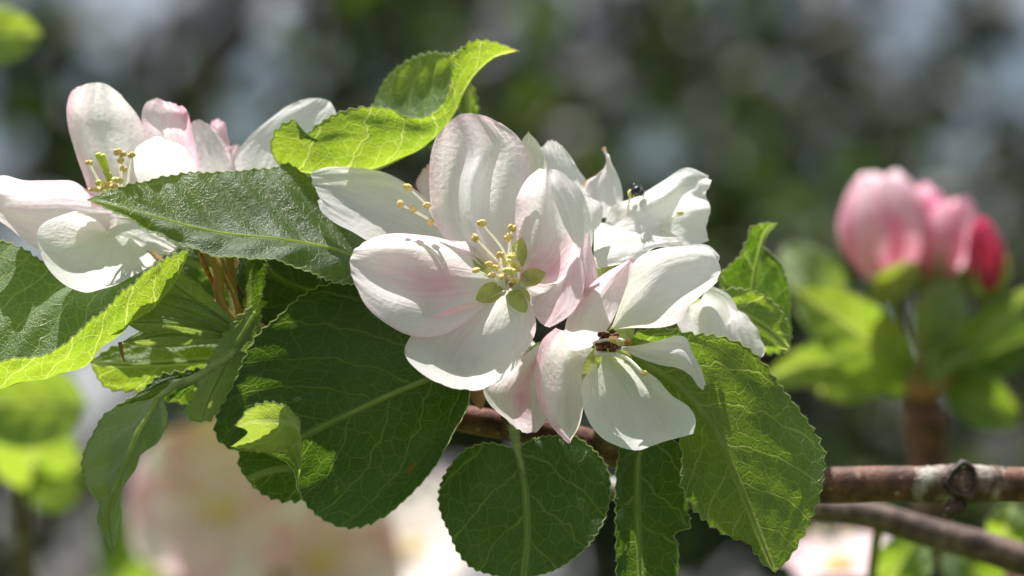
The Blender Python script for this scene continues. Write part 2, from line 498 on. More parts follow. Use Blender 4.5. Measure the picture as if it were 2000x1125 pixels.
def stamen(parent, base, tip, am=None, bend=0.5, rad=0.00017, scale=1.0, fmat=None):
    b, t = P(*base), P(*tip)
    L = np.linalg.norm(t - b)
    mid = (b + t) / 2 + np.array((rng.normal(0, .05), rng.normal(0, .05), 0.10 * bend)) * L
    o = tube('stamen', [b, mid, t], [rad * 1.5, rad * 1.1, rad * 0.75], fmat or M_FILAMENT, parent, 7, 9)
    a = bpy.data.objects.new('anther', am or A_YEL)
    col.objects.link(a); a.parent = o
    a.location = Vector(t) - parent.location - o.location
    d = Vector(t - mid).normalized()
    q = d.to_track_quat('Z', 'Y') @ Vector((0, 0, 1)).rotation_difference(Vector((rng.normal(0, .6), rng.normal(0, .6), 1)).normalized())
    a.rotation_mode = 'QUATERNION'; a.rotation_quaternion = q
    k = 1.12 * scale * rng.uniform(0.9, 1.12); a.scale = (k, k, k)
    return o

def small_sheet(parent, name, pts_l, pts_m, pts_r, mat, dd=0.0, nu=22, nv=15, label=None, bulge=0.0003):
    G = sheet([PA(pts_l, dd), PA(pts_m, dd), PA(pts_r, dd)], nu, nv)
    u, v = np.meshgrid(np.linspace(0, 1, nu), np.linspace(-1, 1, nv), indexing='ij')
    N = grid_normals(G)
    if np.mean(N @ CAMF) > 0: N = -N
    G = G + N * (bulge * np.sin(np.pi * u) * (1 - v ** 2))[..., None]
    me = make_mesh(name, G.reshape(-1, 3), grid_faces(nu, nv), mat, True, {'UV': np.stack([u, v], axis=2).reshape(-1, 2), 'MM': mm_uv(G, nv // 2)})
    o = link(name, me, parent)
    if label: o['label'] = label
    return o

def pad(parent, base, tip, width, dd=0.0, mat=None, name='sepal'):
    """ovate sepal from base to tip (px, px, mm), width in px"""
    b = np.array(base[:2], float); t = np.array(tip[:2], float)
    ax = t - b; L = np.linalg.norm(ax); ax /= L; pr = np.array((-ax[1], ax[0]))
    l, m, r = [], [], []
    for k in range(9):
        f = k / 8
        wd = width * 0.5 * (math.sin(math.pi * min(1, f * 0.86 + 0.13)) ** 0.8)
        if k == 8: wd = 0
        c = b + ax * L * f; d = base[2] + (tip[2] - base[2]) * f
        l.append((*(c - pr * wd), d)); m.append((*c, d + 0.15)); r.append((*(c + pr * wd), d))
    return small_sheet(parent, name, l, m, r, mat or M_SEPAL, dd)

def calyx(parent, centre, back, end, r0=0.0016, mat=None, pmat=None, via=None):
    """receptacle cup and stalk behind a blossom"""
    c, b, e = P(*centre), P(*back), P(*end)
    tube('receptacle', [c, c * 0.6 + b * 0.4, b], [r0 * 0.7, r0, r0 * 0.55], mat or M_SEPAL, parent, 12, 9)
    pts = [b] + ([P(*q) for q in via] if via else [(b + e) / 2 + np.array((0, 0, -0.0015))]) + [e]
    tube('pedicel', pts, [0.0008, 0.0007, 0.0009], pmat or M_PEDICEL, parent, 8, 16)

# ------------------------------------------------------------------ leaves
M_DOWN = plain('down', (0.62, 0.66, 0.48), 0.5, 0.3, var=0.1, trans=0.5, tcol=(0.85, 0.88, 0.65))
def down(parent, pts, nrm, n, length, seed, spread=0.6):
    """fine pale hairs standing on a margin or a stalk"""
    r = np.random.default_rng(seed)
    k = r.integers(0, len(pts), n)
    b = pts[k]
    d = nrm[k] + r.normal(0, spread, (n, 3)); d /= np.maximum(np.linalg.norm(d, axis=1, keepdims=True), 1e-9)
    s = np.cross(d, r.normal(0, 1, (n, 3))); s /= np.maximum(np.linalg.norm(s, axis=1, keepdims=True), 1e-9)
    l = length * r.uniform(0.4, 1.2, (n, 1))
    V = np.stack([b - s * 0.000016, b + s * 0.000016, b + d * l + s * l * 0.2], axis=1).reshape(-1, 3)
    F = np.arange(n * 3).reshape(-1, 3)
    o = link('down', make_mesh('down', V, F, M_DOWN, False), parent)
    o['kind'] = 'stuff'

LSEED = [500]
def saw(t):
    f = t - np.floor(t)
    return np.where(f < 0.72, (f / 0.72) ** 1.3, 1 - (f - 0.72) / 0.28)

def leaf(parent, sheets, mat, dd=0.0, mid=None, nu=210, nv=41, teeth=1.55, amp=0.55, quilt=0.16, rough=0.25,
         label=None, serr=(True, True), rib=True, ribr=0.00030, spots=None, mat2=None, margin=True, hairs=520, petiole=None, name='leaf', tip_brown=0.0, dx=0, dy=0):
    """one leaf: lofted sheets (first one carries the midrib at curve index mid), toothed margin, quilting between the side veins"""
    LSEED[0] += 13
    seed = LSEED[0]
    V, F, U1, U2, T = [], [], [], [], []
    off = 0
    ribpath = None
    edges = []; enrm = []
    for si, cv in enumerate(sheets):
        K = len(cv)
        vmid = (mid if (mid is not None and si == 0) else (K - 1) / 2) / (K - 1)
        G = sheet([PA(c, dd, dx, dy) for c in cv], nu, nv)
        mc = int(round(vmid * (nv - 1)))
        u, v = np.meshgrid(np.linspace(0, 1, nu), np.linspace(-1, 1, nv), indexing='ij')
        uvm = mm_uv(G, mc)
        X = uvm[:, 0].reshape(nu, nv); S = uvm[:, 1].reshape(nu, nv)
        N = grid_normals(G)
        if np.mean(N @ CAMF) > 0: N = -N
        A = np.abs(S)
        ph = (X - 0.72 * A - 0.016 * A * A) / 6.2 + 0.22 * np.sign(S) + 0.27
        env = np.clip(A / 2.0, 0, 1) * np.clip(np.minimum(u, 1 - u) * 6, 0, 1) * (1 - np.clip((np.abs(v) - 0.75) / 0.25, 0, 1) * 0.6)
        h = quilt * 0.001 * np.cos(2 * np.pi * ph) * env
        h += rough * 0.001 * wob(u * 1.2, v, seed, 2.2) * np.clip(np.minimum(u, 1 - u) * 5, 0, 1)
        h += 0.00022 * wob(u * 5, v * 1.4, seed + 3, 2.5) * np.abs(v) ** 3 * np.clip((1 - u) * 6, 0, 1)
        G2 = G + N * h[..., None]
        # teeth
        for side, on in ((0, serr[0]), (nv - 1, serr[1])):
            if not on: continue
            inner = 3 if side == 0 else nv - 4
            out = G[:, side] - G[:, inner]
            out /= np.maximum(np.linalg.norm(out, axis=1, keepdims=True), 1e-9)
            el = np.concatenate([[0], np.cumsum(np.linalg.norm(np.diff(G[:, side], axis=0), axis=1))]) * 1000
            jit = 0.5 * np.sin(el * 0.9 + seed) + 0.35 * np.sin(el * 0.37 + seed * 2)
            a = amp * 0.001 * saw(el / teeth + 0.2 * jit) * (0.85 + 0.2 * np.sin(el * 0.53 + seed))
            a *= np.clip(np.minimum(np.linspace(0, 1, nu) * 12, (1 - np.linspace(0, 1, nu)) * 14), 0, 1)
            for k, wgt in ((0, 1.0), (1, 0.45)):
                j = side + k if side == 0 else side - k
                G2[:, j] += out * (a * wgt)[:, None]
        edges += [G2[:, 0], G2[:, -1]]
        enrm += [(G[:, 0] - G[:, 4]) / 0.0015, (G[:, -1] - G[:, -5]) / 0.0015]
        if si == 0:
            ribpath = G2[::6, mc]
        V.append(G2.reshape(-1, 3)); F.append(grid_faces(nu, nv, off)); off += nu * nv
        U1.append(np.stack([u, v], axis=2).reshape(-1, 2)); U2.append(uvm + (0 if si == 0 else 2.1))
        t = np.zeros((nu, nv, 4)); t[..., 3] = 1
        if tip_brown: t[..., 1] = np.clip((u - (1 - tip_brown)) / tip_brown, 0, 1) ** 2 * 0.8
        for (su_, sv_, sr_) in (spots or []):
            if si == 0:
                t[..., 1] = np.maximum(t[..., 1], np.clip(1.3 - np.hypot((u - su_) * 1.6, (v - sv_)) / sr_, 0, 0.8))
        T.append(t.reshape(-1, 4))
    me = make_mesh(name, np.concatenate(V), np.concatenate(F), mat, True,
                   {'UV': np.concatenate(U1), 'MM': np.concatenate(U2)}, np.concatenate(T))
    if mat2 is not None and len(sheets) > 1:
        me.materials.append(mat2)
        nf = (nu - 1) * (nv - 1)
        me.polygons.foreach_set('material_index', [0] * nf + [1] * (len(me.polygons) - nf))
    o = link(name, me, parent)
    if label: o['label'] = label
    if rib and ribpath is not None:
        Vr, Fr = tube_arrays(ribpath, [ribr, ribr * 0.85, ribr * 0.55, ribr * 0.15], 6)
        link('midrib', make_mesh('midrib', Vr, Fr, M_RIB), o)
    if margin:
        Vm, Fm = [], []
        for e in edges:
            v_, f_ = tube_arrays(e, [0.00009, 0.00009, 0.00007], 5, off=len(Vm))
            Vm += list(v_); Fm += f_
        link('margin', make_mesh('margin', Vm, Fm, M_MARGIN), o)
        if hairs:
            down(o, np.concatenate(edges), np.concatenate(enrm), hairs, 0.00042, seed)
    if petiole:
        tube('petiole', [P(*q) for q in petiole[0]], petiole[1], M_PETIOLE, o, 9, 18)
        Vp, _ = tube_arrays([P(*q) for q in petiole[0]], petiole[1], 10, 60)
        cp = np.repeat(resample([P(*q) for q in petiole[0]], 60), 10, axis=0)
        down(o, Vp, (Vp - cp) / np.maximum(np.linalg.norm(Vp - cp, axis=1, keepdims=True), 1e-9), 500, 0.00055, seed + 1, 0.5)
    return o

# ------------------------------------------------------------------ ground
def build_ground():
    g = NG('grass_ground')
    tc = g.n('ShaderNodeTexCoord')
    nz = g.noise(tc.outputs['Object'], 0.8, 6.0, 0.65)
    n2 = g.noise(tc.outputs['Object'], 14.0, 5.0, 0.7)
    c = g.mix(g.ramp(nz, 0.35, 0.65), (0.045, 0.085, 0.018), (0.09, 0.12, 0.035))
    c = g.mix(g.ramp(n2, 0.5, 0.7, 0, 0.6), c, (0.10, 0.08, 0.05))
    p = g.n('ShaderNodeBsdfPrincipled', {'Base Color': c, 'Roughness': 0.9, 'Specular IOR Level': 0.1})
    m = g.finish(p)
    n = 61
    xs = np.sign(np.linspace(-1, 1, n)) * np.abs(np.linspace(-1, 1, n)) ** 3 * 600
    X, Y = np.meshgrid(xs, xs, indexing='ij')
    Z = 0.04 * np.sin(X * 1.3) * np.sin(Y * 1.1) - 0.03
    o = link('ground', make_mesh('ground', np.stack([X, Y, Z], axis=2).reshape(-1, 3), grid_faces(n, n), m))
    o['kind'] = 'structure'; o['label'] = 'grassy orchard ground under the trees'; o['category'] = 'ground'
build_ground()
# ------------------------------------------------------------------ the flowering branch
def pk_edge(a=0.5, base=0.0, all_=0.06, pw=3):
    return lambda u, v: (all_ + a * np.maximum(np.abs(v) ** pw, u ** (pw * 2)) * np.clip(u * 2, 0, 1) + base * np.clip(1 - u * 2.6, 0, 1) * (np.abs(v) < 0.8),
                         0 * u, 0.55 * np.clip(1 - u * 3.5, 0, 1))
def pk_side(lo, hi, base=0.1):
    """pinkness running across the petal from its first margin to its last"""
    return lambda u, v: (lo + (hi - lo) * (v * 0.5 + 0.5) ** 1.5 + base * np.clip(1 - u * 2.5, 0, 1), 0 * u, 0.5 * np.clip(1 - u * 4, 0, 1))

tree = thing('apple_tree', 'apple branch with toothed green leaves carrying the sharp white blossoms across the frame', 'tree', P(2150, 950, 30))

BRANCH = [P(3600, 860, 60), P(2900, 900, 42), P(2300, 935, 32), P(2000, 946, 28), P(1880, 946, 28), P(1740, 945, 28), P(1600, 947, 28), P(1400, 930, 28),
          P(1200, 880, 26), P(1050, 842, 24), P(930, 822, 22), P(800, 790, 21), P(650, 730, 20), P(540, 675, 18), P(470, 640, 15)]
tube('branch', BRANCH, [0.0060, 0.0040, 0.0030, 0.0026, 0.0026, 0.0026, 0.0025, 0.0025, 0.0026, 0.0027, 0.0026, 0.0022, 0.0020, 0.0018, 0.0016], M_BARK, tree, 18, 160)
# trunk of the same tree, right of the frame
tr0 = P(3600, 860, 60)
tube('trunk', [(tr0[0] + 0.05, tr0[1] + 0.03, -0.05), (tr0[0] + 0.03, tr0[1] + 0.02, 0.7), (tr0[0], tr0[1], tr0[2]), (tr0[0] + 0.05, tr0[1] - 0.02, 2.3)], [0.055, 0.04, 0.03, 0.02], M_TRUNK, tree, 14, 30)

def knot():
    # swollen collar with lichen, a pruned stub with ring-shaped scar
    c = P(1872, 945, 28)
    V, F = tube_arrays([P(1960, 945, 28), P(1920, 944, 27.5), P(1880, 944, 27), P(1840, 945, 27.5), P(1775, 946, 28)], [0.00255, 0.0027, 0.0029, 0.0027, 0.00255], 18, 30)
    rr = np.random.default_rng(4)
    V = V + rr.normal(0, 0.00006, V.shape)
    o = link('lichen_collar', make_mesh('lichen_collar', V, F, M_LICHEN), tree)
    o['label'] = 'pale lichen patch round the knot'
    k = link('knot', None, tree) if False else None
    # stub: lathe towards the camera
    V, F = [], []
    ax = np.array((0.05, -1, 0.08)); ax /= np.linalg.norm(ax)
    a = np.cross(ax, (0, 0, 1)); a /= np.linalg.norm(a); b = np.cross(ax, a)
    prof = [(0.0024, 0.0012), (0.0026, 0.0026), (0.0023, 0.0038), (0.0019, 0.0041), (0.0016, 0.0036), (0.0012, 0.0032), (0.0006, 0.0036), (0.0001, 0.0035)]
    n = 24
    for r, h in prof:
        for j in range(n):
            t = 2 * math.pi * j / n
            k = 1 + 0.10 * math.sin(3 * t + 1) + 0.05 * math.sin(7 * t)
            V.append(c + ax * h + (a * math.cos(t) + b * math.sin(t) * 1.15) * r * k)
    for i in range(len(prof) - 1):
        for j in range(n):
            q = (j + 1) % n
            F.append((i*n + j, i*n + q, (i+1)*n + q, (i+1)*n + j))
    o = link('knot', make_mesh('knot', V, F, M_KNOT), tree)
    o['label'] = 'round dark knot on the brown branch'
    tube('spur', [P(1870, 985, 26), P(1850, 1003, 24)], [0.0016, 0.0008], M_KNOT, tree, 9, 6)
knot()
# short spurs that carry the leaf and flower stalks
for pts, r in (([P(1000, 832, 23), P(1010, 800, 17), P(1030, 760, 12)], (0.0022, 0.0018, 0.0012)),
               ([P(1180, 878, 26), P(1190, 820, 20), P(1200, 760, 14)], (0.0022, 0.0018, 0.0012)),
               ([P(520, 664, 17), P(490, 650, 13), P(462, 640, 9)], (0.0020, 0.0020, 0.0016))):
    tube('spur', pts, r, M_BARK, tree, 12, 14)

# ---- leaves of the branch
M_LEAFCURL = leaf_material('leaf_underside', (0.13, 0.19, 0.06), (0.34, 0.48, 0.05), (0.30, 0.36, 0.14), (0.66, 0.74, 0.2), 0.5, 0.55, 0.3, 0.5, 0.6)
leaf(tree, [[
    [(720, 470, 14), (660, 400, 14), (605, 345, 13.5), (562, 317, 13), (530, 327, 12), (470, 333, 10), (400, 336, 8), (330, 340, 6), (280, 352, 4), (220, 373, 1.5), (170, 390, 0)],
    [(720, 490, 11), (640, 435, 9.5), (570, 395, 8.5), (500, 395, 7), (430, 396, 5.5), (350, 388, 3.5), (290, 385, 2.2), (225, 385, 1), (170, 390, 0)],
    [(720, 515, 9), (640, 482, 5), (560, 468, 3), (430, 458, 2), (300, 424, 0.8), (170, 390, 0)],
    [(720, 535, 7), (640, 515, 2), (580, 490, -0.5), (500, 482, -1), (430, 478, -1), (340, 455, -0.7), (250, 418, -0.3), (170, 390, 0)],
    [(720, 556, 6), (655, 548, 1.5), (612, 531, -1), (572, 513, -2.5), (535, 500, -3.5), (480, 500, -3.8), (430, 497, -3.2), (370, 480, -2), (300, 450, -1.2), (230, 415, -0.6), (170, 390, 0)]]],
    M_LEAF, rough=0.75, quilt=0.26, amp=0.5, teeth=1.35, label='dark glossy leaf pointing left across the left blossom')

leaf(tree, [[
    [(545, 322, 4), (531, 290, 3), (546, 252, 2), (578, 238, 2), (592, 269, 2), (620, 246, 2), (670, 221, 1), (720, 212, 1), (765, 215, 1), (800, 231, 2), (835, 230, 2), (860, 210, 3), (880, 165, 4), (892, 115, 4), (915, 89, 4), (945, 82, 4), (978, 88, 4), (1013, 100, 5)],
    [(547, 327, 4), (565, 300, 3), (610, 300, 2.2), (680, 275, 1.5), (760, 270, 2), (825, 262, 3), (866, 225, 4), (890, 180, 5), (905, 135, 5), (940, 108, 5), (1013, 100, 5)],
    [(548, 330, 5), (600, 339, 4.5), (660, 336, 4), (735, 331, 4.5), (800, 301, 5.5), (850, 262, 6.5), (888, 218, 7), (908, 178, 6.5), (932, 146, 6), (972, 113, 5.5), (1013, 100, 5)],
    [(552, 331, 6), (640, 330, 8), (720, 300, 11), (780, 245, 13), (830, 195, 13), (868, 160, 12), (905, 135, 9), (950, 112, 6.5), (1013, 100, 5)],
    [(560, 331, 7), (640, 322, 11), (700, 260, 15), (733, 205, 17), (753, 160, 17), (790, 125, 16), (840, 106, 14), (880, 107, 11), (908, 100, 8), (945, 100, 6.5), (1013, 100, 5)]]],
    M_LEAFLT, dd=12, rough=0.35, quilt=0.12, amp=0.5, teeth=1.4, tip_brown=0.05, label='bright backlit leaf folded along its rib above the central blossom')
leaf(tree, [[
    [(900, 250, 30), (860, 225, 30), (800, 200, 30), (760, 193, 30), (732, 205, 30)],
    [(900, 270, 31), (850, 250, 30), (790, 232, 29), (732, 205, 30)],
    [(900, 300, 30), (850, 290, 29), (780, 260, 29), (732, 205, 30)]]], M_LEAFSHADE, rib=False, label='dark leaf half hidden behind the bright folded leaf')
leaf(tree, [[
    [(895, 290, 30), (900, 230, 30), (905, 190, 30), (915, 160, 30)],
    [(910, 290, 29), (915, 230, 29), (915, 160, 30)],
    [(935, 290, 30), (931, 230, 30), (925, 180, 30), (915, 160, 30)]]], M_LEAF, rib=False)

leaf(tree, [[
    [(905, 722, 9), (860, 630, 11), (790, 570, 11), (690, 553, 10), (630, 560, 8), (590, 580, 7), (545, 620, 6), (510, 650, 5), (485, 690, 4), (465, 735, 3.2), (442, 780, 2.6), (425, 818, 2), (424, 850, 2), (445, 872, 2), (510, 880, 2)],
    [(907, 720, 9), (850, 680, 8), (770, 660, 7), (690, 665, 6), (620, 690, 5), (560, 735, 4), (510, 790, 3), (475, 830, 2.5), (470, 860, 2), (510, 880, 2)],
    [(910, 716, 9), (840, 740, 5), (770, 768, 3.5), (700, 800, 2.7), (640, 828, 2.2), (590, 853, 2), (545, 870, 2), (510, 880, 2)],
    [(912, 722, 9), (893, 778, 8.5), (862, 830, 7), (822, 880, 5), (770, 915, 4), (710, 930, 3), (650, 925, 2.5), (600, 905, 2.2), (560, 890, 2), (510, 880, 2)],
    [(918, 745, 7), (914, 790, 3.5), (890, 845, 1.0), (848, 915, -0.5), (800, 970, -0.5), (750, 1010, -0.5), (690, 1031, -0.5), (640, 1018, 0), (605, 990, 1), (584, 955, 2), (570, 912, 2), (510, 880, 2)]],
   [[(586, 845, 1), (580, 815, -4), (556, 794, -9), (524, 789, -12), (490, 798, -13.5), (460, 832, -14)],
    [(588, 885, 1), (584, 850, -5), (556, 832, -9), (524, 830, -11), (495, 832, -12), (478, 838, -12.5)],
    [(587, 920, 1), (583, 885, -3), (556, 862, -6.5), (524, 860, -9), (500, 858, -10), (482, 848, -11)],
    [(584, 962, 1), (580, 912, -1), (558, 882, -4), (522, 879, -7), (485, 877, -8.5), (452, 872, -10)]]],
    M_LEAFSHADE, rough=0.4, quilt=0.14, amp=0.45, teeth=1.7, mat2=M_LEAFCURL, ribr=0.00045, spots=[(0.42, 0.62, 0.035)], label='largest dark leaf in shade with its tip curled over')
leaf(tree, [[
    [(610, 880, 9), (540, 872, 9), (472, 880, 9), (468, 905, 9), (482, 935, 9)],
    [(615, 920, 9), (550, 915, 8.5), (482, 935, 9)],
    [(610, 968, 9), (582, 975, 9), (540, 972, 9), (508, 958, 9), (482, 935, 9)]]], M_LEAFSHADE, rib=False, label='small dark leaf below the curled leaf tip')

leaf(tree, [[
    [(1008, 876, 6), (985, 872, 6.5), (955, 867, 7), (920, 875, 7.5), (890, 900, 7.5), (868, 935, 7), (860, 970, 6), (864, 1005, 5), (880, 1042, 4), (896, 1076, 3), (922, 1106, 2.5), (962, 1122, 2), (1022, 1130, 2)],
    [(1009, 880, 6), (975, 905, 6), (940, 950, 5.5), (930, 1000, 4.5), (945, 1050, 3.5), (975, 1095, 2.5), (1022, 1130, 2)],
    [(1010, 880, 6), (1022, 930, 5), (1028, 985, 4), (1030, 1050, 3), (1022, 1130, 2)],
    [(1011, 880, 6), (1055, 900, 6), (1100, 950, 6), (1110, 1000, 5), (1095, 1050, 4), (1065, 1095, 3), (1022, 1130, 2)],
    [(1012, 876, 6), (1040, 860, 8), (1078, 850, 9.5), (1122, 852, 10), (1160, 880, 9.5), (1184, 912, 9), (1192, 948, 8), (1187, 992, 7), (1170, 1032, 5.5), (1140, 1072, 4), (1092, 1108, 3), (1022, 1130, 2)]]],
    M_LEAFSHADE, amp=0.38, teeth=1.25, quilt=0.16, rough=0.5, ribr=0.00022, label='round leaf hanging below the blossoms, half in shadow',
    petiole=([(1040, 790, 17), (1012, 815, 11), (1005, 845, 7), (1012, 885, 5.4), (1022, 925, 4.6)], [0.00095, 0.0009, 0.0007, 0.0002]))
leaf(tree, [[
    [(1262, 846, 9), (1218, 868, 9), (1205, 905, 9), (1203, 960, 9), (1205, 1020, 8), (1205, 1080, 8), (1210, 1160, 8), (1240, 1230, 8)],
    [(1258, 846, 8.5), (1247, 900, 7), (1245, 980, 7), (1247, 1050, 7), (1252, 1150, 7), (1255, 1230, 8)],
    [(1300, 846, 9), (1334, 880, 9.5), (1341, 940, 9.5), (1340, 990, 9), (1343, 1030, 8), (1316, 1042, 8), (1323, 1072, 8), (1322, 1105, 8), (1316, 1160, 8), (1270, 1230, 8)]]],
    M_LEAFSHADE, amp=0.4, teeth=1.7, quilt=0.14, label='narrow crinkled leaf hanging at the bottom edge',
    petiole=([(1215, 790, 18), (1245, 820, 13), (1258, 850, 8.5)], [0.0009, 0.0008, 0.0006]))
leaf(tree, [[
    [(1212, 692, 6), (1260, 742, 6), (1308, 800, 6), (1333, 870, 5.5), (1337, 955, 4.5), (1368, 1002, 3.5), (1420, 1043, 2.5), (1465, 1064, 1.5), (1490, 1095, 0.5), (1513, 1118, 0)],
    [(1215, 690, 5.5), (1280, 740, 5), (1335, 800, 4.5), (1375, 880, 4), (1400, 960, 3), (1445, 1035, 1.8), (1485, 1080, 0.7), (1513, 1118, 0)],
    [(1218, 688, 5), (1330, 758, 4), (1400, 850, 3), (1450, 960, 2), (1490, 1060, 0.8), (1513, 1118, 0)],
    [(1220, 684, 5), (1310, 690, 4), (1400, 735, 4.2), (1470, 810, 4.5), (1515, 890, 4), (1530, 970, 2.8), (1525, 1050, 1.2), (1513, 1118, 0)],
    [(1222, 680, 5), (1245, 653, 3.6), (1300, 644, 3.6), (1350, 655, 4), (1400, 660, 5), (1445, 673, 6), (1490, 715, 7), (1530, 765, 7.5), (1560, 805, 7.5), (1590, 850, 7), (1606, 890, 6), (1606, 930, 5), (1590, 990, 3.6), (1560, 1055, 1.8), (1535, 1095, 0.7), (1513, 1118, 0)]]],
    M_LEAF, amp=0.65, teeth=1.8, quilt=0.04, rough=0.30, ribr=0.0005, label='large sunlit leaf with sharp teeth right of the lower blossom',
    petiole=([(1200, 770, 16), (1200, 725, 10), (1220, 688, 5.2)], [0.0010, 0.0009, 0.0006]))
leaf(tree, [[
    [(1435, 640, 10), (1415, 580, 10), (1406, 542, 10), (1440, 505, 10), (1460, 470, 10), (1464, 446, 10), (1488, 437, 9.5), (1518, 436, 9)],
    [(1460, 640, 11), (1440, 575, 11), (1448, 525, 11), (1468, 490, 11), (1478, 462, 10.5), (1495, 445, 10), (1518, 436, 9)],
    [(1490, 650, 13), (1470, 575, 12.5), (1478, 515, 12), (1485, 482, 11.5), (1492, 460, 11), (1518, 436, 9)],
    [(1520, 660, 17), (1520, 590, 17), (1505, 525, 15), (1488, 490, 13), (1495, 462, 11.5), (1518, 436, 9)],
    [(1542, 690, 19), (1543, 620, 19), (1534, 545, 18), (1510, 500, 16), (1488, 482, 14), (1500, 455, 11.5), (1518, 436, 9)]]],
    M_LEAFSHADE, dd=16, mid=2, amp=0.4, teeth=1.3, label='upright leaf with a hooked tip right of the blossoms', ribr=0.00035)
leaf(tree, [[
    [(1400, 570, 9), (1440, 566, 9), (1475, 573, 9), (1507, 592, 9), (1530, 622, 9), (1541, 650, 8.5), (1542, 684, 8)],
    [(1400, 600, 9), (1450, 615, 8.5), (1500, 645, 8), (1542, 684, 8)],
    [(1400, 625, 9), (1435, 660, 8.5), (1470, 683, 8), (1500, 688, 8), (1542, 684, 8)]]],
    M_LEAFLT, dd=9, amp=0.5, teeth=1.2, label='small yellow-green leaf behind the right-hand petals')

leaf(tree, [[
    [(-60, 716, -9), (0, 706, -9), (60, 698, -9), (110, 684, -9), (150, 651, -9), (200, 611, -8.5), (250, 567, -7.5), (290, 531, -6), (330, 506, -4), (372, 486, -2)],
    [(-60, 738, -6.5), (20, 727, -6.5), (100, 707, -6.5), (160, 682, -6.5), (220, 636, -6), (270, 590, -5.2), (310, 550, -4.2), (345, 515, -3), (372, 486, -2)],
    [(-60, 765, -2), (0, 756, -2), (60, 742, -2), (110, 733, -2), (165, 712, -2), (200, 676, -2), (250, 632, -2), (300, 597, -1.5), (345, 542, -1.5), (372, 486, -2)],
    [(-60, 650, 3), (20, 625, 3), (90, 610, 3), (150, 590, 3), (210, 570, 3), (280, 545, 2), (330, 515, 0), (372, 486, -2)],
    [(-60, 476, 11), (0, 474, 11), (50, 490, 10), (90, 518, 9), (150, 545, 8), (230, 545, 7), (300, 525, 4), (372, 486, -2)]]],
    M_LEAFLT, amp=0.5, teeth=1.35, quilt=0.25, rough=0.4, spots=[(0.49, -0.22, 0.035)], label='large leaf folded upward below the left blossom')
# pleated young leaves unfolding from the left spur
for k, (a, b, c) in enumerate((
        ([(470, 640, 8), (430, 600, 7), (385, 555, 6), (345, 520, 6), (330, 500, 6)], [(470, 645, 8), (410, 605, 6), (360, 570, 5), (325, 540, 5), (330, 500, 6)], [(470, 650, 8), (400, 615, 7), (340, 590, 6), (300, 560, 6), (330, 500, 6)]),
        ([(472, 645, 8), (420, 608, 6), (360, 582, 5), (300, 568, 5), (262, 575, 5)], [(470, 650, 8), (400, 618, 5.5), (330, 596, 4.5), (262, 575, 5)], [(470, 655, 8), (400, 635, 6), (330, 618, 5), (285, 605, 5), (262, 575, 5)]),
        ([(472, 650, 9), (410, 625, 7), (340, 612, 6), (285, 612, 6), (245, 630, 6)], [(470, 655, 9), (400, 640, 6.5), (320, 630, 5.5), (245, 630, 6)], [(470, 660, 9), (400, 655, 7), (330, 650, 6), (280, 648, 6), (245, 630, 6)]),
        ([(472, 655, 10), (410, 645, 8), (340, 640, 7.5), (280, 645, 7.5), (240, 668, 8)], [(470, 660, 10), (400, 655, 7.5), (320, 655, 7), (240, 668, 8)], [(470, 668, 10), (400, 672, 8), (330, 676, 8), (280, 675, 8), (240, 668, 8)]))):
    leaf(tree, [[a, b, c]], M_LEAFPALE, serr=(False, False), nu=90, nv=21, quilt=0.05, rough=0.15, ribr=0.0003)
leaf(tree, [[
    [(490, 655, 18), (400, 664, 18), (300, 668, 18), (220, 682, 17), (176, 706, 16)],
    [(490, 700, 17), (400, 705, 17), (300, 710, 16), (220, 712, 16), (176, 706, 16)],
    [(490, 765, 18), (440, 778, 18), (400, 788, 18), (335, 782, 18), (270, 762, 17), (205, 752, 17), (176, 706, 16)]]],
    M_LEAFLT, amp=0.45, label='yellow-green backlit leaf behind the left leaf stalks')
leaf(tree, [[
    [(302, 778, 2), (262, 790, 2.5), (212, 808, 2), (180, 850, 1), (162, 900, 0), (169, 945, 0), (188, 972, 0), (198, 985, 0), (194, 1012, 0), (204, 1042, 0), (222, 1082, 0)],
    [(303, 778, 1.5), (275, 800, 1), (238, 835, 0), (212, 880, -0.5), (200, 930, -0.8), (203, 975, -0.8), (205, 1015, -0.6), (222, 1082, 0)],
    [(306, 778, 1), (292, 805, -1.5), (268, 845, -3), (246, 900, -3.6), (226, 950, -3), (212, 990, -2), (214, 1030, -1), (222, 1082, 0)],
    [(311, 778, 1.5), (310, 805, -0.5), (296, 845, -1.5), (270, 890, -1.5), (245, 945, -1.5), (226, 990, -1), (224, 1030, -0.6), (222, 1082, 0)],
    [(316, 776, 3), (326, 808, 3.5), (319, 850, 3), (293, 878, 2), (270, 903, 1.5), (246, 942, 1), (231, 985, 0.5), (238, 1012, 1), (229, 1050, 0.5), (222, 1082, 0)]]],
    M_LEAFPALE, dd=-10, amp=0.35, teeth=1.5, quilt=0.25, rough=0.5, ribr=0.0004, label='hanging leaf twisted to a thin point at lower left',
    petiole=([(480, 668, 9), (440, 700, 4), (385, 736, -2), (335, 758, -6), (303, 782, -8.8)], [0.0006, 0.0006, 0.00055, 0.0004]))
leaf(tree, [[
    [(400, 720, 9), (360, 728, 9), (315, 735, 9), (270, 770, 9), (218, 800, 9)],
    [(400, 735, 9), (350, 745, 8.5), (300, 765, 8.5), (218, 800, 9)],
    [(400, 745, 9), (350, 770, 9), (300, 785, 9), (260, 795, 9), (218, 800, 9)]]], M_LEAFSHADE, rib=False, label='dark leaf above the twisted hanging leaf')
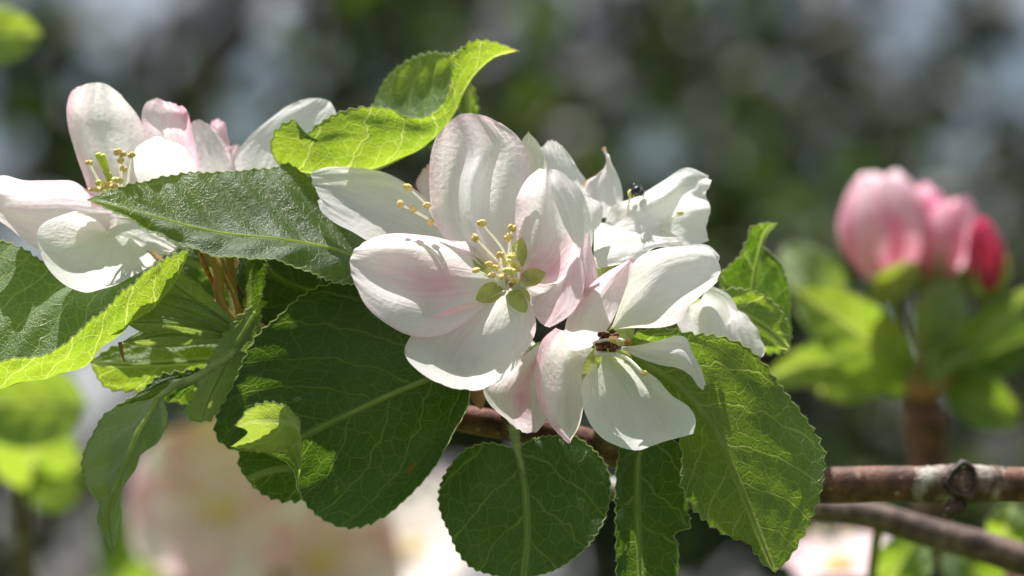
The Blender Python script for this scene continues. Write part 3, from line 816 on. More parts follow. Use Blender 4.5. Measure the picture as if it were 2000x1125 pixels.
leaf(tree, [[
    [(492, 598, 8), (440, 655, 6), (405, 715, 5), (385, 770, 4.5), (366, 806, 4.5), (372, 818, 4.5), (392, 825, 4.5)],
    [(498, 610, 8), (465, 665, 6), (432, 730, 5), (408, 780, 4.5), (392, 825, 4.5)],
    [(506, 625, 8), (492, 680, 7), (470, 735, 6), (445, 780, 5), (425, 803, 4.5), (410, 815, 4.5), (392, 825, 4.5)]]],
    M_LEAFPALE, amp=0.6, teeth=1.5, quilt=0.1, label='narrow grey-green leaf left of the largest leaf')
leaf(tree, [[
    [(495, 700, 12), (468, 640, 11), (462, 570, 11), (468, 505, 11), (475, 470, 11)],
    [(500, 700, 12), (485, 600, 10), (485, 520, 10), (475, 470, 11)],
    [(510, 700, 12), (508, 620, 11), (512, 560, 11), (515, 505, 11), (475, 470, 11)]]], M_LEAFSHADE, amp=0.35, rib=False)
# broad leaf at the back of the cluster, spread wide to shade the largest leaf
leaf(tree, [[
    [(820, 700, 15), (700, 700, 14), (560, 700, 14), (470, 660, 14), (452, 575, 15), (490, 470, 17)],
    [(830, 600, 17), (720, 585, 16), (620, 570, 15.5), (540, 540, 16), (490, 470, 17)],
    [(840, 500, 22), (740, 470, 21), (640, 450, 20), (555, 452, 19), (490, 470, 17)]]], M_LEAFSHADE, label='leaf lost in deep shade behind the largest leaf')
leaf(tree, [[  # added leaf, hidden by petals, shades the round leaf
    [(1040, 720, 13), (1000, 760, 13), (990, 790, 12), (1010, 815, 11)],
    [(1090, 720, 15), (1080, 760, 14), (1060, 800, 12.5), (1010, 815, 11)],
    [(1150, 720, 17), (1150, 770, 16), (1120, 810, 14), (1010, 815, 11)]]], M_LEAFSHADE, rib=False)

leaf(tree, [[  # added unseen leaf, darkens the broad back leaf before it
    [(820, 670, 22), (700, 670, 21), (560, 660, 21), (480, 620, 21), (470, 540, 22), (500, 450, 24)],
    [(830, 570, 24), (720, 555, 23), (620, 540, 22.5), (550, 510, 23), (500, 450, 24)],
    [(840, 470, 29), (740, 440, 28), (640, 425, 27), (560, 430, 26), (500, 450, 24)]]], M_LEAFSHADE, rib=False)
leaf(tree, [[  # added unseen leaf that keeps the broad lower petal in shade
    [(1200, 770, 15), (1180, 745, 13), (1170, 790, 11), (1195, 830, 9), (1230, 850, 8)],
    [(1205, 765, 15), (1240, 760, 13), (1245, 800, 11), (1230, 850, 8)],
    [(1210, 760, 15), (1290, 760, 13), (1325, 800, 11), (1290, 840, 9), (1230, 850, 8)]]], M_LEAFSHADE, rib=False)

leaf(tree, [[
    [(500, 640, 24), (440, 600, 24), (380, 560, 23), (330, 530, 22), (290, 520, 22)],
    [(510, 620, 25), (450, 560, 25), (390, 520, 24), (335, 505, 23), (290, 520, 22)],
    [(520, 600, 26), (475, 520, 26), (410, 490, 25), (345, 488, 24), (290, 520, 22)]]], M_LEAFSHADE, rib=False)
# stalks on the left spur
for pts, r, m in (([(392, 478, 10), (424, 520, 9), (428, 575, 8.5), (436, 605, 8.5), (458, 634, 9)], (0.00075, 0.0008, 0.0007, 0.0009), M_PEDRED),
                  ([(447, 490, 12), (452, 540, 12), (462, 590, 11), (470, 632, 10)], (0.0006, 0.0006, 0.0007, 0.0008), M_PEDRED),
                  ([(430, 500, 13), (448, 560, 12), (462, 625, 10)], (0.0005, 0.0006, 0.0007), M_PEDICEL)):
    tube('flower_stalk', [P(*q) for q in pts], r, m, tree, 9, 20)
tube('stipule', [P(385, 478, 11), P(397, 512, 10), P(412, 545, 10), P(432, 600, 9.5)], [0.0002, 0.0004, 0.0003, 0.0003], M_RUST, tree, 7, 14)
tube('stipule', [P(432, 525, 9), P(446, 555, 9), P(458, 580, 9), P(466, 620, 9)], [0.0002, 0.0003, 0.0003, 0.0004], M_PEDRED, tree, 7, 14)
tube('stipule', [P(234, 668, 4), P(238, 690, 4), P(243, 706, 4)], [0.0003, 0.0003, 0.0001], M_PEDRED, tree, 7, 8)

# ------------------------------------------------------------------ central blossom
GRP = 'open blossoms on the branch'
A = thing('apple_blossom', 'fully open pink-tinged white blossom with yellow stamens at the centre of the picture', 'blossom', P(995, 550, 3), GRP)
petal(A, [[
    [(978, 546, 0), (930, 500, -0.5), (885, 478, 1.5), (852, 440, 3), (838, 370, 4), (838, 320, 5), (849, 275, 6), (875, 240, 6.5), (912, 216, 5.5)],
    [(981, 546, 0), (932, 488, 0), (903, 455, 3), (886, 390, 5.2), (888, 320, 6.5), (898, 262, 7), (912, 216, 5.5)],
    [(985, 546, 0), (944, 482, -3), (923, 440, -2.4), (917, 375, -0.6), (930, 320, 1.4), (946, 270, 4.5), (935, 236, 5), (912, 216, 5.5)],
    [(990, 546, 0), (975, 470, 1.5), (968, 400, 3.2), (975, 340, 4.5), (984, 285, 5.5), (962, 240, 5.6), (912, 216, 5.5)],
    [(1000, 542, 0), (1015, 480, 0.5), (1027, 420, 2.5), (1034, 350, 4.5), (1031, 305, 5.2), (1013, 268, 5.6), (985, 245, 5.8), (945, 226, 5.6), (912, 216, 5.5)]]],
    pk_edge(0.30, 0.3, 0.04), label='tall upper petal with a bright crease')
petal(A, [[
    [(985, 540, 0), (945, 520, 0), (920, 492, 0), (870, 468, 0.5), (820, 458, 0.5), (760, 457, 0.5), (715, 472, 0.5), (688, 489, 0.5), (681, 511, 0)],
    [(983, 543, 0), (930, 520, 2), (880, 500, 4), (820, 487, 5), (760, 482, 5), (712, 490, 3), (681, 511, 0)],
    [(980, 548, 0), (920, 552, 3), (860, 556, 4.2), (800, 553, 2.6), (750, 543, 1.5), (710, 530, 0.8), (681, 511, 0)],
    [(978, 552, 0), (915, 588, 1), (858, 600, 1), (805, 598, -3), (755, 585, -3.2), (706, 552, -2), (681, 511, 0)],
    [(975, 558, 0), (920, 622, -1), (860, 655, -2.2), (805, 657, -3.6), (760, 637, -4.4), (715, 600, -4), (694, 560, -2.6), (681, 511, 0)]]],
    lambda u, v: (0.06 + 0.42 * np.clip(-v - 0.45, 0, 1) + 0.5 * np.exp(-((u - 0.42) / 0.22) ** 2 - (v / 0.35) ** 2) + 0.25 * np.abs(v) ** 6, 0 * u, 0.5 * np.clip(1 - u * 3.2, 0, 1)),
    label='left petal with a flushed central channel')
petal(A, [[
    [(990, 562, 0), (940, 588, -0.5), (880, 602, -0.5), (830, 628, -1.5), (800, 660, -3), (790, 688, -5), (808, 716, -7.5), (850, 746, -9.5), (912, 765, -10.5)],
    [(996, 563, 0), (955, 600, 0.5), (905, 640, 0.8), (870, 680, -0.5), (858, 710, -3), (868, 735, -6.5), (912, 765, -10.5)],
    [(1002, 563, 0), (978, 610, 1), (948, 660, 1), (922, 705, -0.5), (914, 727, -3), (912, 746, -7), (912, 765, -10.5)],
    [(1008, 563, 0), (1012, 610, 0.5), (1003, 655, 0), (985, 695, -2), (968, 720, -4.5), (945, 745, -8), (912, 765, -10.5)],
    [(1016, 562, 0), (1041, 605, -1.5), (1047, 640, -3.5), (1039, 667, -5.5), (1021, 694, -7), (1000, 722, -8.5), (960, 753, -10), (912, 765, -10.5)]]],
    lambda u, v: (0.04 + 0.55 * np.clip(-v - 0.2, 0, 1) * np.exp(-((u - 0.35) / 0.25) ** 2) + 0.15 * np.abs(v) ** 6, 0 * u, 0.4 * np.clip(1 - u * 3.2, 0, 1)),
    ruffle=0.08, label='lower petal with an upturned white lip')
petal(A, [[
    [(1004, 536, 0), (1008, 480, 0.5), (1005, 420, 1), (1010, 385, 1.5), (1028, 350, 1.5), (1052, 331, 1)],
    [(1012, 540, 0), (1040, 490, 2), (1056, 430, 3), (1062, 380, 3), (1063, 345, 2), (1064, 329, 1.2)],
    [(1020, 545, 0), (1080, 515, 0.5), (1108, 470, -0.8), (1098, 410, -1.5), (1083, 365, -1), (1076, 329, 1)],
    [(1028, 550, 0), (1100, 540, 0.5), (1128, 495, 0), (1122, 420, 0.4), (1104, 368, 0.4), (1088, 332, 1.6)],
    [(1034, 555, 0), (1112, 549, 2), (1153, 492, 3), (1150, 420, 4), (1132, 370, 4), (1100, 338, 3)]]],
    lambda u, v: (0.05 + 0.45 * np.clip(-v - 0.3, 0, 1) * np.clip(1.2 - u, 0, 1) + 1.0 * np.clip(1.1 - u * 2.0, 0, 1) * np.exp(-((v + 0.05) / 0.55) ** 2), 0 * u, 0.3 * np.clip(1 - u * 4, 0, 1)),
    label='upper right petal folded back along its edge')
petal(A, [[
    [(1010, 560, 0), (1035, 600, 0.5), (1055, 630, -1), (1066, 638, -2)],
    [(1014, 557, 0), (1048, 588, 1), (1080, 604, -0.5), (1092, 626, -3)],
    [(1018, 553, 0), (1062, 574, 1.5), (1100, 560, 0), (1121, 610, -3.6)],
    [(1022, 548, 0), (1080, 550, 1.5), (1114, 525, 0.5), (1143, 570, -3)],
    [(1025, 542, 0), (1090, 535, 1.5), (1127, 502, 1), (1140, 520, -1)]],
   [[(1150, 450, 0), (1128, 505, 0), (1124, 540, -1), (1136, 574, -2.6)],
    [(1150, 450, 0), (1144, 505, -2), (1146, 545, -2.8), (1144, 578, -3)],
    [(1150, 450, 0), (1160, 500, -0.5), (1166, 540, -1), (1150, 580, -2.6)]],
   [[(1128, 500, -1), (1112, 525, -1.4), (1096, 560, -2.4), (1081, 600, -3.6), (1066, 638, -5)],
    [(1131, 505, -2.2), (1124, 540, -3), (1112, 575, -4), (1094, 612, -5.4), (1069, 638, -6)],
    [(1138, 512, -3), (1141, 545, -4), (1136, 578, -5), (1114, 616, -6.6), (1074, 639, -7)]]],
    lambda u, v: (0.20 + 0.22 * u, 0 * u, 0 * u), label='lower right petal with its pink edge rolled over')
for b, t, wd in (((980, 560, 0.2), (929, 586, -0.6), 40), ((1018, 548, 0.2), (1066, 533, -0.6), 35), ((1004, 560, 0.2), (1026, 611, -0.8), 44),
                 ((1008, 525, 0.8), (1019, 463, 0.2), 34), ((975, 530, 1.0), (922, 503, 1.5), 40)):
    pad(A, b, t, wd)
calyx(A, (997, 549, 0.8), (1003, 556, 8), (1012, 790, 16), via=[(1010, 600, 14), (1016, 700, 16)])
for tip, am in (((941, 436, -6), 0), ((928, 465, -6), 0), ((1000, 446, -5), 0), ((993, 464, -5), 0), ((930, 528, -6), 0), ((978, 498, -7), 0),
                ((955, 516, -6), 0), ((961, 538, -7), 0), ((968, 523, -5), 1), ((983, 541, -7), 0), ((998, 503, -7), 1), ((1002, 499, -6), 1),
                ((1011, 526, -6), 0), ((1003, 547, -8), 0), ((990, 528, -8), 1), ((998, 531, -8), 1), ((1006, 517, -6), 1), ((992, 511, -7), 1)):
    ang = rng.uniform(0, 6.28)
    stamen(A, (996 + 13 * math.cos(ang), 556 + 9 * math.sin(ang), 0), tip, (A_YEL, A_PALE)[am], scale=1.05)
for k in range(5):
    ang = k * 1.256
    tube('style', [P(997 + 3 * math.cos(ang), 557 + 3 * math.sin(ang), 0), P(999 + 4 * math.cos(ang), 552 + 4 * math.sin(ang), -4)], [0.00016, 0.00013], M_RUST, A, 6, 5)

# ------------------------------------------------------------------ lower right blossom
B = thing('apple_blossom', 'drooping white blossom with withered dark red stamens right of the central one', 'blossom', P(1185, 680, 5), GRP)
petal(B, [[
    [(1108, 684, 1), (1103, 655, 0), (1115, 610, -2), (1140, 574, -3), (1168, 543, -3.5), (1236, 503, -2)],
    [(1130, 684, 1.5), (1140, 635, 0), (1162, 590, -0.5), (1195, 545, -1), (1236, 503, -2)],
    [(1155, 677, 2), (1190, 637, -0.5), (1212, 592, -2.2), (1226, 555, -3.2), (1235, 520, -3.2), (1238, 503, -2)]]],
    lambda u, v: (0.14 + 0.50 * np.clip(-v, 0, 1) * u + 0.15 * u, 0 * u, 0.5 * np.clip(1 - u * 2.5, 0, 1)), label='upper left petal flushed pink', tip='point')
petal(B, [[
    [(1195, 638, 2), (1218, 570, 3), (1241, 508, 4), (1290, 484, 5), (1340, 480, 5), (1385, 482, 3.4), (1403, 498, 2.4)],
    [(1197, 639, 2), (1240, 560, 4.5), (1290, 512, 6), (1340, 498, 6), (1386, 500, 5), (1407, 515, 2.4)],
    [(1198, 640, 2), (1250, 590, 5), (1310, 550, 5.5), (1360, 535, 5), (1407, 528, 2)],
    [(1200, 641, 2), (1262, 620, 3.5), (1320, 590, 3), (1368, 562, 3), (1403, 542, 1)],
    [(1200, 643, 2), (1240, 641, 0.5), (1290, 639, -0.5), (1330, 621, -1), (1346, 596, -1.5), (1376, 577, -1), (1397, 556, -0.5)]]],
    lambda u, v: (0.02 + 0.28 * np.exp(-((u - 0.6) / 0.15) ** 2) * np.clip(v - 0.6, 0, 1) * 2, 0 * u, 0.8 * np.clip(1 - u * 1.9, 0, 1)), label='broad cream-white upper petal')
petal(B, [[
    [(1172, 690, 2), (1158, 715, 1), (1137, 745, -1), (1140, 795, -2.5), (1153, 826, -3.5), (1180, 858, -3.6), (1216, 875, -3.4)],
    [(1176, 691, 2), (1180, 730, 2), (1182, 785, 1.2), (1192, 830, -0.8), (1205, 850, -1.6), (1232, 879, -3)],
    [(1180, 692, 2), (1205, 740, 2.4), (1228, 790, 1.8), (1238, 830, 0), (1248, 850, -1), (1262, 875, -3)],
    [(1185, 691, 2), (1222, 728, 2.2), (1262, 770, 1.5), (1290, 815, -0.2), (1302, 842, -1.4), (1312, 859, -3)],
    [(1190, 690, 2), (1235, 712, 1), (1280, 738, -1), (1312, 772, -2.4), (1346, 796, -3.4), (1358, 820, -4.4), (1354, 847, -5)]]],
    lambda u, v: (0.01 + 0 * u, 0 * u, 0.75 * np.clip(1 - u * 1.6, 0, 1)), ruffle=0.08, label='broad lower petal in shade')
petal(B, [[
    [(1215, 676, 2), (1250, 674, 2), (1300, 662, 1), (1338, 659, 0), (1352, 690, -1), (1368, 722, -2), (1376, 752, -2)],
    [(1214, 679, 2), (1250, 685, 0.5), (1295, 688, -1), (1332, 690, -2), (1352, 712, -2.6), (1364, 738, -2.6), (1376, 757, -2.5)],
    [(1213, 682, 2), (1250, 700, 0), (1290, 713, -1), (1330, 722, -1.6), (1352, 738, -2.2), (1364, 755, -2.6), (1373, 762, -3)]]],
    lambda u, v: (0.05 + 0.1 * np.clip(1 - 3 * u, 0, 1), 0 * u, 0.7 * np.clip(1 - u * 1.5, 0, 1)), label='narrow right petal bent down at its tip')
petal(B, [[
    [(1085, 640, 2), (1062, 660, 1), (1048, 700, -1), (1044, 740, -2), (1052, 785, -2.6), (1075, 830, -3), (1113, 866, -3.5)],
    [(1096, 645, 2.5), (1074, 680, 2), (1062, 740, 0), (1072, 790, -0.8), (1090, 830, -2), (1113, 866, -3.5)],
    [(1112, 650, 3), (1105, 700, 3.8), (1102, 760, 3), (1106, 810, 1.4), (1113, 866, -3.5)],
    [(1165, 685, 2), (1155, 705, 2), (1142, 745, 1), (1139, 800, 0), (1131, 840, -2), (1113, 866, -3.5)]]],
    lambda u, v: (0.10 + 0.75 * np.clip(-v - 0.15, 0, 1), 0 * u, 0.55 * np.clip(v + 0.2, 0, 1) * np.clip(1.2 - u, 0, 1)), label='pink-backed petal hanging to a point', tip='point')
pad(B, (1172, 680, 1.5), (1138, 746, 1.5), 30)
pad(B, (1195, 668, 2.5), (1238, 628, 6), 48)
pad(B, (1200, 690, 2.5), (1235, 725, 4), 40)
calyx(B, (1182, 670, 2.5), (1178, 668, 9), (1205, 770, 15), via=[(1178, 690, 14)])
for k in range(26):
    a = rng.uniform(0, 6.28); r = rng.uniform(0, 1) ** 0.5
    x, y = 1187 + 22 * r * math.cos(a), 668 + 24 * r * math.sin(a)
    stamen(B, (1172 + rng.normal(0, 4), 672 + rng.normal(0, 5), 1.5), (x, y, rng.uniform(-2.5, 0.2)), A_WITH, scale=0.72, rad=0.00009, fmat=M_WITHER)
stamen(B, (1160, 671, 0), (1198, 663, -4), A_YEL, scale=1.0, rad=0.00020)
stamen(B, (1165, 668, 0), (1208, 667, -4), A_YEL, scale=0.95)
stamen(B, (1195, 662, 0), (1226, 669, -4), A_RUST, scale=0.9)
stamen(B, (1162, 690, 0), (1257, 729, -5), A_YEL, scale=0.95, rad=0.00024, bend=1.0)

# ------------------------------------------------------------------ rear right blossom
C = thing('apple_blossom', 'crumpled white blossom in full sun, one petal browned at its edge, where the insect sits', 'blossom', P(1200, 480, 16), GRP)
c_d = 4
petal(C, [[
    [(1180, 440, 10), (1195, 405, 10), (1245, 385, 11), (1295, 355, 12), (1343, 328, 12), (1384, 343, 11)],
    [(1190, 445, 10), (1240, 412, 8.5), (1290, 385, 8), (1338, 358, 10.5), (1389, 354, 11.5)],
    [(1193, 447, 9), (1250, 425, 8), (1300, 402, 8.5), (1338, 385, 11.5), (1380, 376, 10.5)],
    [(1195, 450, 8.5), (1250, 440, 7.5), (1300, 425, 9.5), (1345, 412, 12.5), (1386, 402, 11)],
    [(1198, 453, 8), (1255, 458, 7), (1300, 452, 9.5), (1345, 445, 12), (1380, 438, 10)],
    [(1200, 456, 8), (1260, 472, 6.5), (1300, 478, 9), (1345, 482, 11), (1385, 470, 10)]]],
    lambda u, v: (0.0 * u, 0 * u, 0.1 + 0 * u), c_d, ruffle=0.4, label='large crinkled upper petal')
petal(C, [[
    [(1160, 434, 10), (1210, 438, 10), (1260, 434, 10), (1305, 453, 8.5), (1328, 461, 7)],
    [(1160, 455, 8), (1210, 455, 7), (1260, 450, 7.5), (1302, 460, 7), (1331, 466, 6.6)],
    [(1160, 478, 6), (1210, 476, 5.2), (1260, 466, 6), (1300, 468, 6), (1332, 472, 6)],
    [(1160, 500, 4), (1207, 496, 3.6), (1250, 484, 4.4), (1290, 475, 5), (1333, 478, 5.5)],
    [(1160, 524, 3), (1205, 516, 2.5), (1240, 506, 3), (1280, 486, 4.4), (1333, 484, 5.4)]]],
    lambda u, v: (0.0 * u, 0 * u, 0 * u), c_d, ruffle=0.5, label='sunlit petal lying flat')
petal(C, [[
    [(1150, 420, 12), (1140, 385, 12), (1142, 357, 12), (1165, 341, 12), (1182, 323, 13), (1181, 304, 13), (1175, 292, 13)],
    [(1175, 425, 11), (1172, 390, 11), (1178, 355, 11.5), (1187, 327, 12.5), (1184, 304, 12.8), (1178, 287, 13)],
    [(1200, 425, 12), (1216, 395, 12), (1214, 365, 12.5), (1206, 340, 13), (1194, 318, 13), (1188, 303, 13), (1183, 288, 12)]]],
    lambda u, v: (0.05 + 0 * u, np.clip(np.clip((-v - 0.86) * 8, 0, 1) * (u > 0.35) + np.clip((u - 0.93) * 12, 0, 1), 0, 1), 0 * u), c_d, label='ragged petal with a browned edge', tip='point')
petal(C, [[
    [(1080, 390, 13), (1064, 325, 13), (1058, 292, 13), (1072, 271, 14)],
    [(1115, 400, 12), (1098, 340, 11.5), (1082, 300, 12.5), (1072, 271, 14)],
    [(1152, 410, 13), (1143, 353, 13), (1116, 312, 13), (1086, 281, 14), (1072, 271, 14)]]], pk_edge(0.05, 0, 0.0), c_d, ruffle=0.4)
petal(C, [[
    [(1150, 450, 5), (1140, 410, 6), (1133, 385, 6.5), (1126, 368, 7)],
    [(1155, 450, 4), (1158, 415, 4.5), (1148, 390, 6), (1126, 368, 7)],
    [(1162, 450, 5), (1176, 425, 6), (1177, 400, 6.5), (1152, 384, 7), (1126, 368, 7)]]], pk_edge(0.05, 0, 0.0), c_d)
calyx(C, (1185, 470, 12), (1185, 510, 17), (1205, 770, 18), via=[(1188, 600, 21), (1200, 700, 20)])
pad(C, (1168, 500, 14), (1172, 545, 12), 60)
stamen(C, (1226, 420, 13), (1233, 379, 13), A_PALE, scale=1.15)
stamen(C, (1290, 452, 12), (1328, 416, 11), A_PALE, scale=0.9)
stamen(C, (1222, 430, 13), (1240, 400, 15), A_PALE)

# ------------------------------------------------------------------ rear left blossom
D = thing('apple_blossom', 'half hidden blossom behind the central one, its pale petal with four stamens reaching left', 'blossom', P(890, 500, 15), GRP)
petal(D, [[
    [(905, 480, 11), (865, 430, 12), (822, 380, 12.5), (750, 337, 12), (690, 328, 11.5), (640, 327, 10.5), (610, 334, 9.5)],
    [(900, 485, 10.5), (850, 440, 11.5), (790, 395, 12), (720, 365, 11.5), (660, 352, 10.5), (608, 344, 9)],
    [(895, 490, 10), (830, 455, 10.5), (760, 425, 10.5), (690, 400, 10), (650, 382, 9), (618, 368, 8)],
    [(890, 495, 9.5), (810, 475, 9), (740, 455, 8), (680, 430, 7.5), (650, 410, 7), (622, 392, 7)],
    [(885, 500, 9), (800, 492, 7.5), (720, 478, 5.5), (682, 457, 5), (645, 432, 5), (626, 412, 5.5), (620, 392, 6.5)]]],
    lambda u, v: (0.02 + 0 * u, 0 * u, 0.45 * np.clip(1 - u * 1.2, 0, 1)), ruffle=0.45, label='pale greenish-white petal with a wavy tip')
petal(D, [[
    [(860, 430, 19), (826, 390, 19), (816, 355, 19), (835, 318, 19)],
    [(875, 430, 18), (850, 385, 18), (838, 350, 18), (835, 318, 19)],
    [(890, 430, 19), (880, 380, 19), (868, 345, 19), (835, 318, 19)]]], pk_edge(0.4, 0, 0.2))
petal(D, [[
    [(1035, 370, 13), (1027, 310, 13), (1018, 275, 13), (1032, 257, 13)],
    [(1050, 370, 12), (1043, 310, 12), (1035, 275, 12.5), (1032, 257, 13)],
    [(1070, 370, 13), (1065, 310, 13), (1050, 274, 13.5), (1032, 257, 13)]]],
    lambda u, v: (0.10 + 0 * u, 0 * u, 0.75 + 0 * u), label='cream pointed petal tip', tip='point')
for t in ((797, 366, 6), (782, 399, 5), (807, 408, 5.5), (834, 401, 5.5), (841, 433, 5)):
    stamen(D, (900 + rng.normal(0, 5), 482 + rng.normal(0, 5), 9), t, A_YEL, bend=0.3, scale=1.1, rad=0.00016)
calyx(D, (895, 490, 10.5), (925, 530, 16), (1012, 790, 18), via=[(960, 620, 19), (1000, 720, 19)])

# ------------------------------------------------------------------ low blossom under the central one
E = thing('apple_blossom', 'blossom mostly hidden under the central one, a single pink-streaked petal hanging down', 'blossom', P(1045, 680, 8), GRP)
petal(E, [[
    [(1052, 672, 6), (1020, 700, 4), (975, 735, 2), (945, 757, 1), (951, 783, 0), (985, 818, -0.5), (1015, 842, -1), (1040, 850, -1)],
    [(1055, 680, 7), (1025, 720, 5), (995, 760, 3.5), (990, 795, 2), (1010, 828, 0), (1040, 850, -1)],
    [(1058, 690, 7), (1040, 730, 5), (1030, 770, 3), (1028, 810, 1.5), (1040, 850, -1)],
    [(1068, 690, 7), (1060, 740, 5), (1066, 790, 3), (1066, 820, 1.5), (1040, 850, -1)]]],
    lambda u, v: (0.14 + 0.55 * np.exp(-((v - 0.15) / 0.35) ** 2) * np.clip(1.5 - u, 0, 1), 0 * u, 0.3 * np.clip(1 - 3 * u, 0, 1)), label='pink-streaked hanging petal')
petal(E, [[
    [(1050, 690, 12), (1000, 740, 14), (985, 790, 14), (1020, 815, 13)],
    [(1060, 690, 13), (1045, 750, 16), (1030, 795, 15), (1020, 815, 13)],
    [(1075, 690, 12), (1080, 750, 14), (1060, 800, 14), (1020, 815, 13)]]], pk_edge(0.4, 0, 0.1))
petal(E, [[  # added hidden petal, blocks sun from the central blossom's lower petal
    [(1045, 668, 9), (980, 612, 9), (900, 612, 8), (845, 650, 6.5)],
    [(1045, 680, 10), (970, 670, 11), (900, 675, 9.5), (838, 682, 7)],
    [(1045, 690, 9), (990, 738, 9), (920, 742, 8), (862, 728, 6)]]], pk_edge(0.4, 0, 0.1))
calyx(E, (1058, 682, 8), (1050, 700, 12), (1012, 790, 16))
pad(E, (925, 740, 10), (940, 800, 7), 34, mat=M_PEDRED)
pad(E, (950, 735, 11), (926, 775, 10), 30)

# ------------------------------------------------------------------ low right blossom
Fb = thing('apple_blossom', 'two white petals of a blossom showing between the upright leaf and the large toothed leaf', 'blossom', P(1370, 610, 16), GRP)
petal(Fb, [[  # lower end drawn out, unseen, to cast shade on the large toothed leaf
    [(1340, 598, 10), (1320, 622, 8), (1340, 665, 6), (1390, 740, 6)],
    [(1350, 595, 11), (1352, 625, 9), (1375, 665, 7), (1412, 750, 6)],
    [(1365, 588, 11), (1383, 612, 7.5), (1400, 655, 6), (1425, 752, 6)],
    [(1376, 572, 12), (1410, 600, 10), (1425, 640, 8), (1438, 740, 7)],
    [(1385, 556, 12), (1422, 574, 11), (1440, 604, 10), (1442, 645, 9), (1448, 715, 7)]]], pk_edge(0.2, 0, 0.02), 4)
petal(Fb, [[
    [(1420, 585, 11), (1424, 620, 8.5), (1425, 655, 7), (1446, 685, 6), (1472, 703, 6)],
    [(1428, 592, 11), (1442, 630, 7.5), (1455, 665, 6.5), (1472, 703, 6)],
    [(1432, 600, 11), (1456, 617, 10), (1479, 645, 9), (1493, 677, 8), (1489, 697, 7), (1472, 703, 6)]]], pk_edge(0.12, 0, 0.0), 4, ruffle=0.6)
calyx(Fb, (1375, 600, 15), (1355, 610, 19), (1205, 770, 18), via=[(1290, 650, 22)])

# ------------------------------------------------------------------ left blossom
Lf = thing('apple_blossom', 'open blossom at the left edge with yellow-green styles, partly covered by the glossy leaf', 'blossom', P(235, 430, 14), GRP)
ld = 7
petal(Lf, [[
    [(180, 405, 6), (166, 350, 6), (145, 290, 6), (131, 240, 6.5), (130, 200, 7), (140, 178, 7.4), (165, 165, 7.6), (197, 160, 7.4)],
    [(200, 405, 5), (188, 340, 7), (170, 270, 8), (162, 215, 8.5), (175, 175, 8), (197, 160, 7.4)],
    [(222, 405, 4.5), (216, 330, 6), (208, 260, 7), (203, 200, 8), (197, 160, 7.4)],
    [(245, 405, 5), (252, 330, 7.5), (250, 265, 8.2), (232, 205, 8.4), (197, 160, 7.4)],
    [(270, 405, 6), (287, 330, 6), (289, 280, 6.5), (270, 225, 7), (241, 190, 7.4), (216, 168, 7.5), (197, 160, 7.4)]]],
    lambda u, v: (0.05 + 0.32 * np.clip(-v - 0.2, 0, 1) + 0.16 * np.clip(1 - u * 1.5, 0, 1) + 0.15 * np.abs(v) ** 5, 0 * u, 0.1 + 0 * u), ld, label='tall upper petal')
petal(Lf, [[
    [(325, 400, 10), (300, 330, 10), (283, 262, 10), (277, 220, 10), (285, 200, 10), (302, 191, 10)],
    [(340, 400, 10), (322, 320, 9), (308, 262, 9), (302, 222, 8.5), (308, 192, 9.5)],
    [(355, 395, 10), (342, 320, 8.5), (332, 262, 8), (330, 222, 6.5), (322, 197, 8.5)],
    [(375, 390, 10), (366, 320, 8), (357, 265, 7), (352, 225, 5.5), (342, 203, 7.5)],
    [(392, 360, 10), (386, 305, 8), (373, 252, 7), (366, 218, 6.5), (356, 206, 7.5)]]],
    lambda u, v: (0.18 + 0.5 * np.clip(v, 0, 1) + 0.25 * u ** 4, 0 * u, 0 * u), ld, label='pink petal folded at the top')
petal(Lf, [[
    [(275, 372, 2), (263, 330, 1), (263, 295, 0), (281, 275, -1), (312, 267, 0)],
    [(320, 372, 4), (312, 330, 3.4), (306, 300, 2.4), (312, 267, 0)],
    [(392, 360, 3), (377, 312, 2), (356, 286, 1.8), (336, 278, 1), (312, 267, 0)]]], pk_edge(0.06, 0, 0.0), ld, ruffle=0.12)
petal(Lf, [[
    [(228, 402, 7), (175, 370, 4.5), (140, 355, 4), (80, 352, 3), (30, 350, 2), (0, 348, 2), (-30, 362, 2)],
    [(228, 408, 7), (160, 385, 6.5), (110, 375, 6.5), (50, 372, 5.5), (5, 372, 4), (-34, 376, 2)],
    [(228, 416, 7), (140, 415, 7), (80, 415, 6.5), (30, 410, 5), (-5, 402, 3), (-36, 390, 2)],
    [(228, 426, 7), (140, 450, 5), (85, 455, 4), (40, 435, 2.5), (5, 420, 1), (-34, 402, 1.6)],
    [(228, 440, 7), (140, 485, 3), (85, 495, 1), (42, 465, 0), (2, 440, -0.5), (-30, 412, 1)]]],
    lambda u, v: (0.12 + 0.5 * np.clip(-v, 0, 1) * np.clip(1.25 - u, 0, 1) + 0.25 * np.clip(v - 0.6, 0, 1), 0 * u, 0 * u), ld, ruffle=0.5, label='left petal flushed pink')
petal(Lf, [[
    [(208, 450, 4), (192, 432, 2.5), (168, 419, 1.5), (146, 413, 0.5)],
    [(208, 455, 4), (172, 447, 3), (122, 428, 0.5), (80, 439, -2)],
    [(211, 460, 4), (170, 478, 2.4), (120, 486, -0.5), (74, 478, -3.5)],
    [(216, 462, 4), (190, 500, 2), (150, 528, -1.5), (100, 538, -6)],
    [(226, 465, 4), (220, 505, 2), (190, 540, -2.5), (157, 568, -8)],
    [(240, 465, 4), (250, 500, 2), (240, 535, -2.5), (215, 560, -8)],
    [(256, 465, 4), (280, 488, 2.5), (302, 505, 0), (312, 510, -3)]]],
    lambda u, v: (0.0 * u, 0 * u, 0.2 * np.clip(1 - 2 * u, 0, 1)), ld, label='cupped lower petal in full sun')
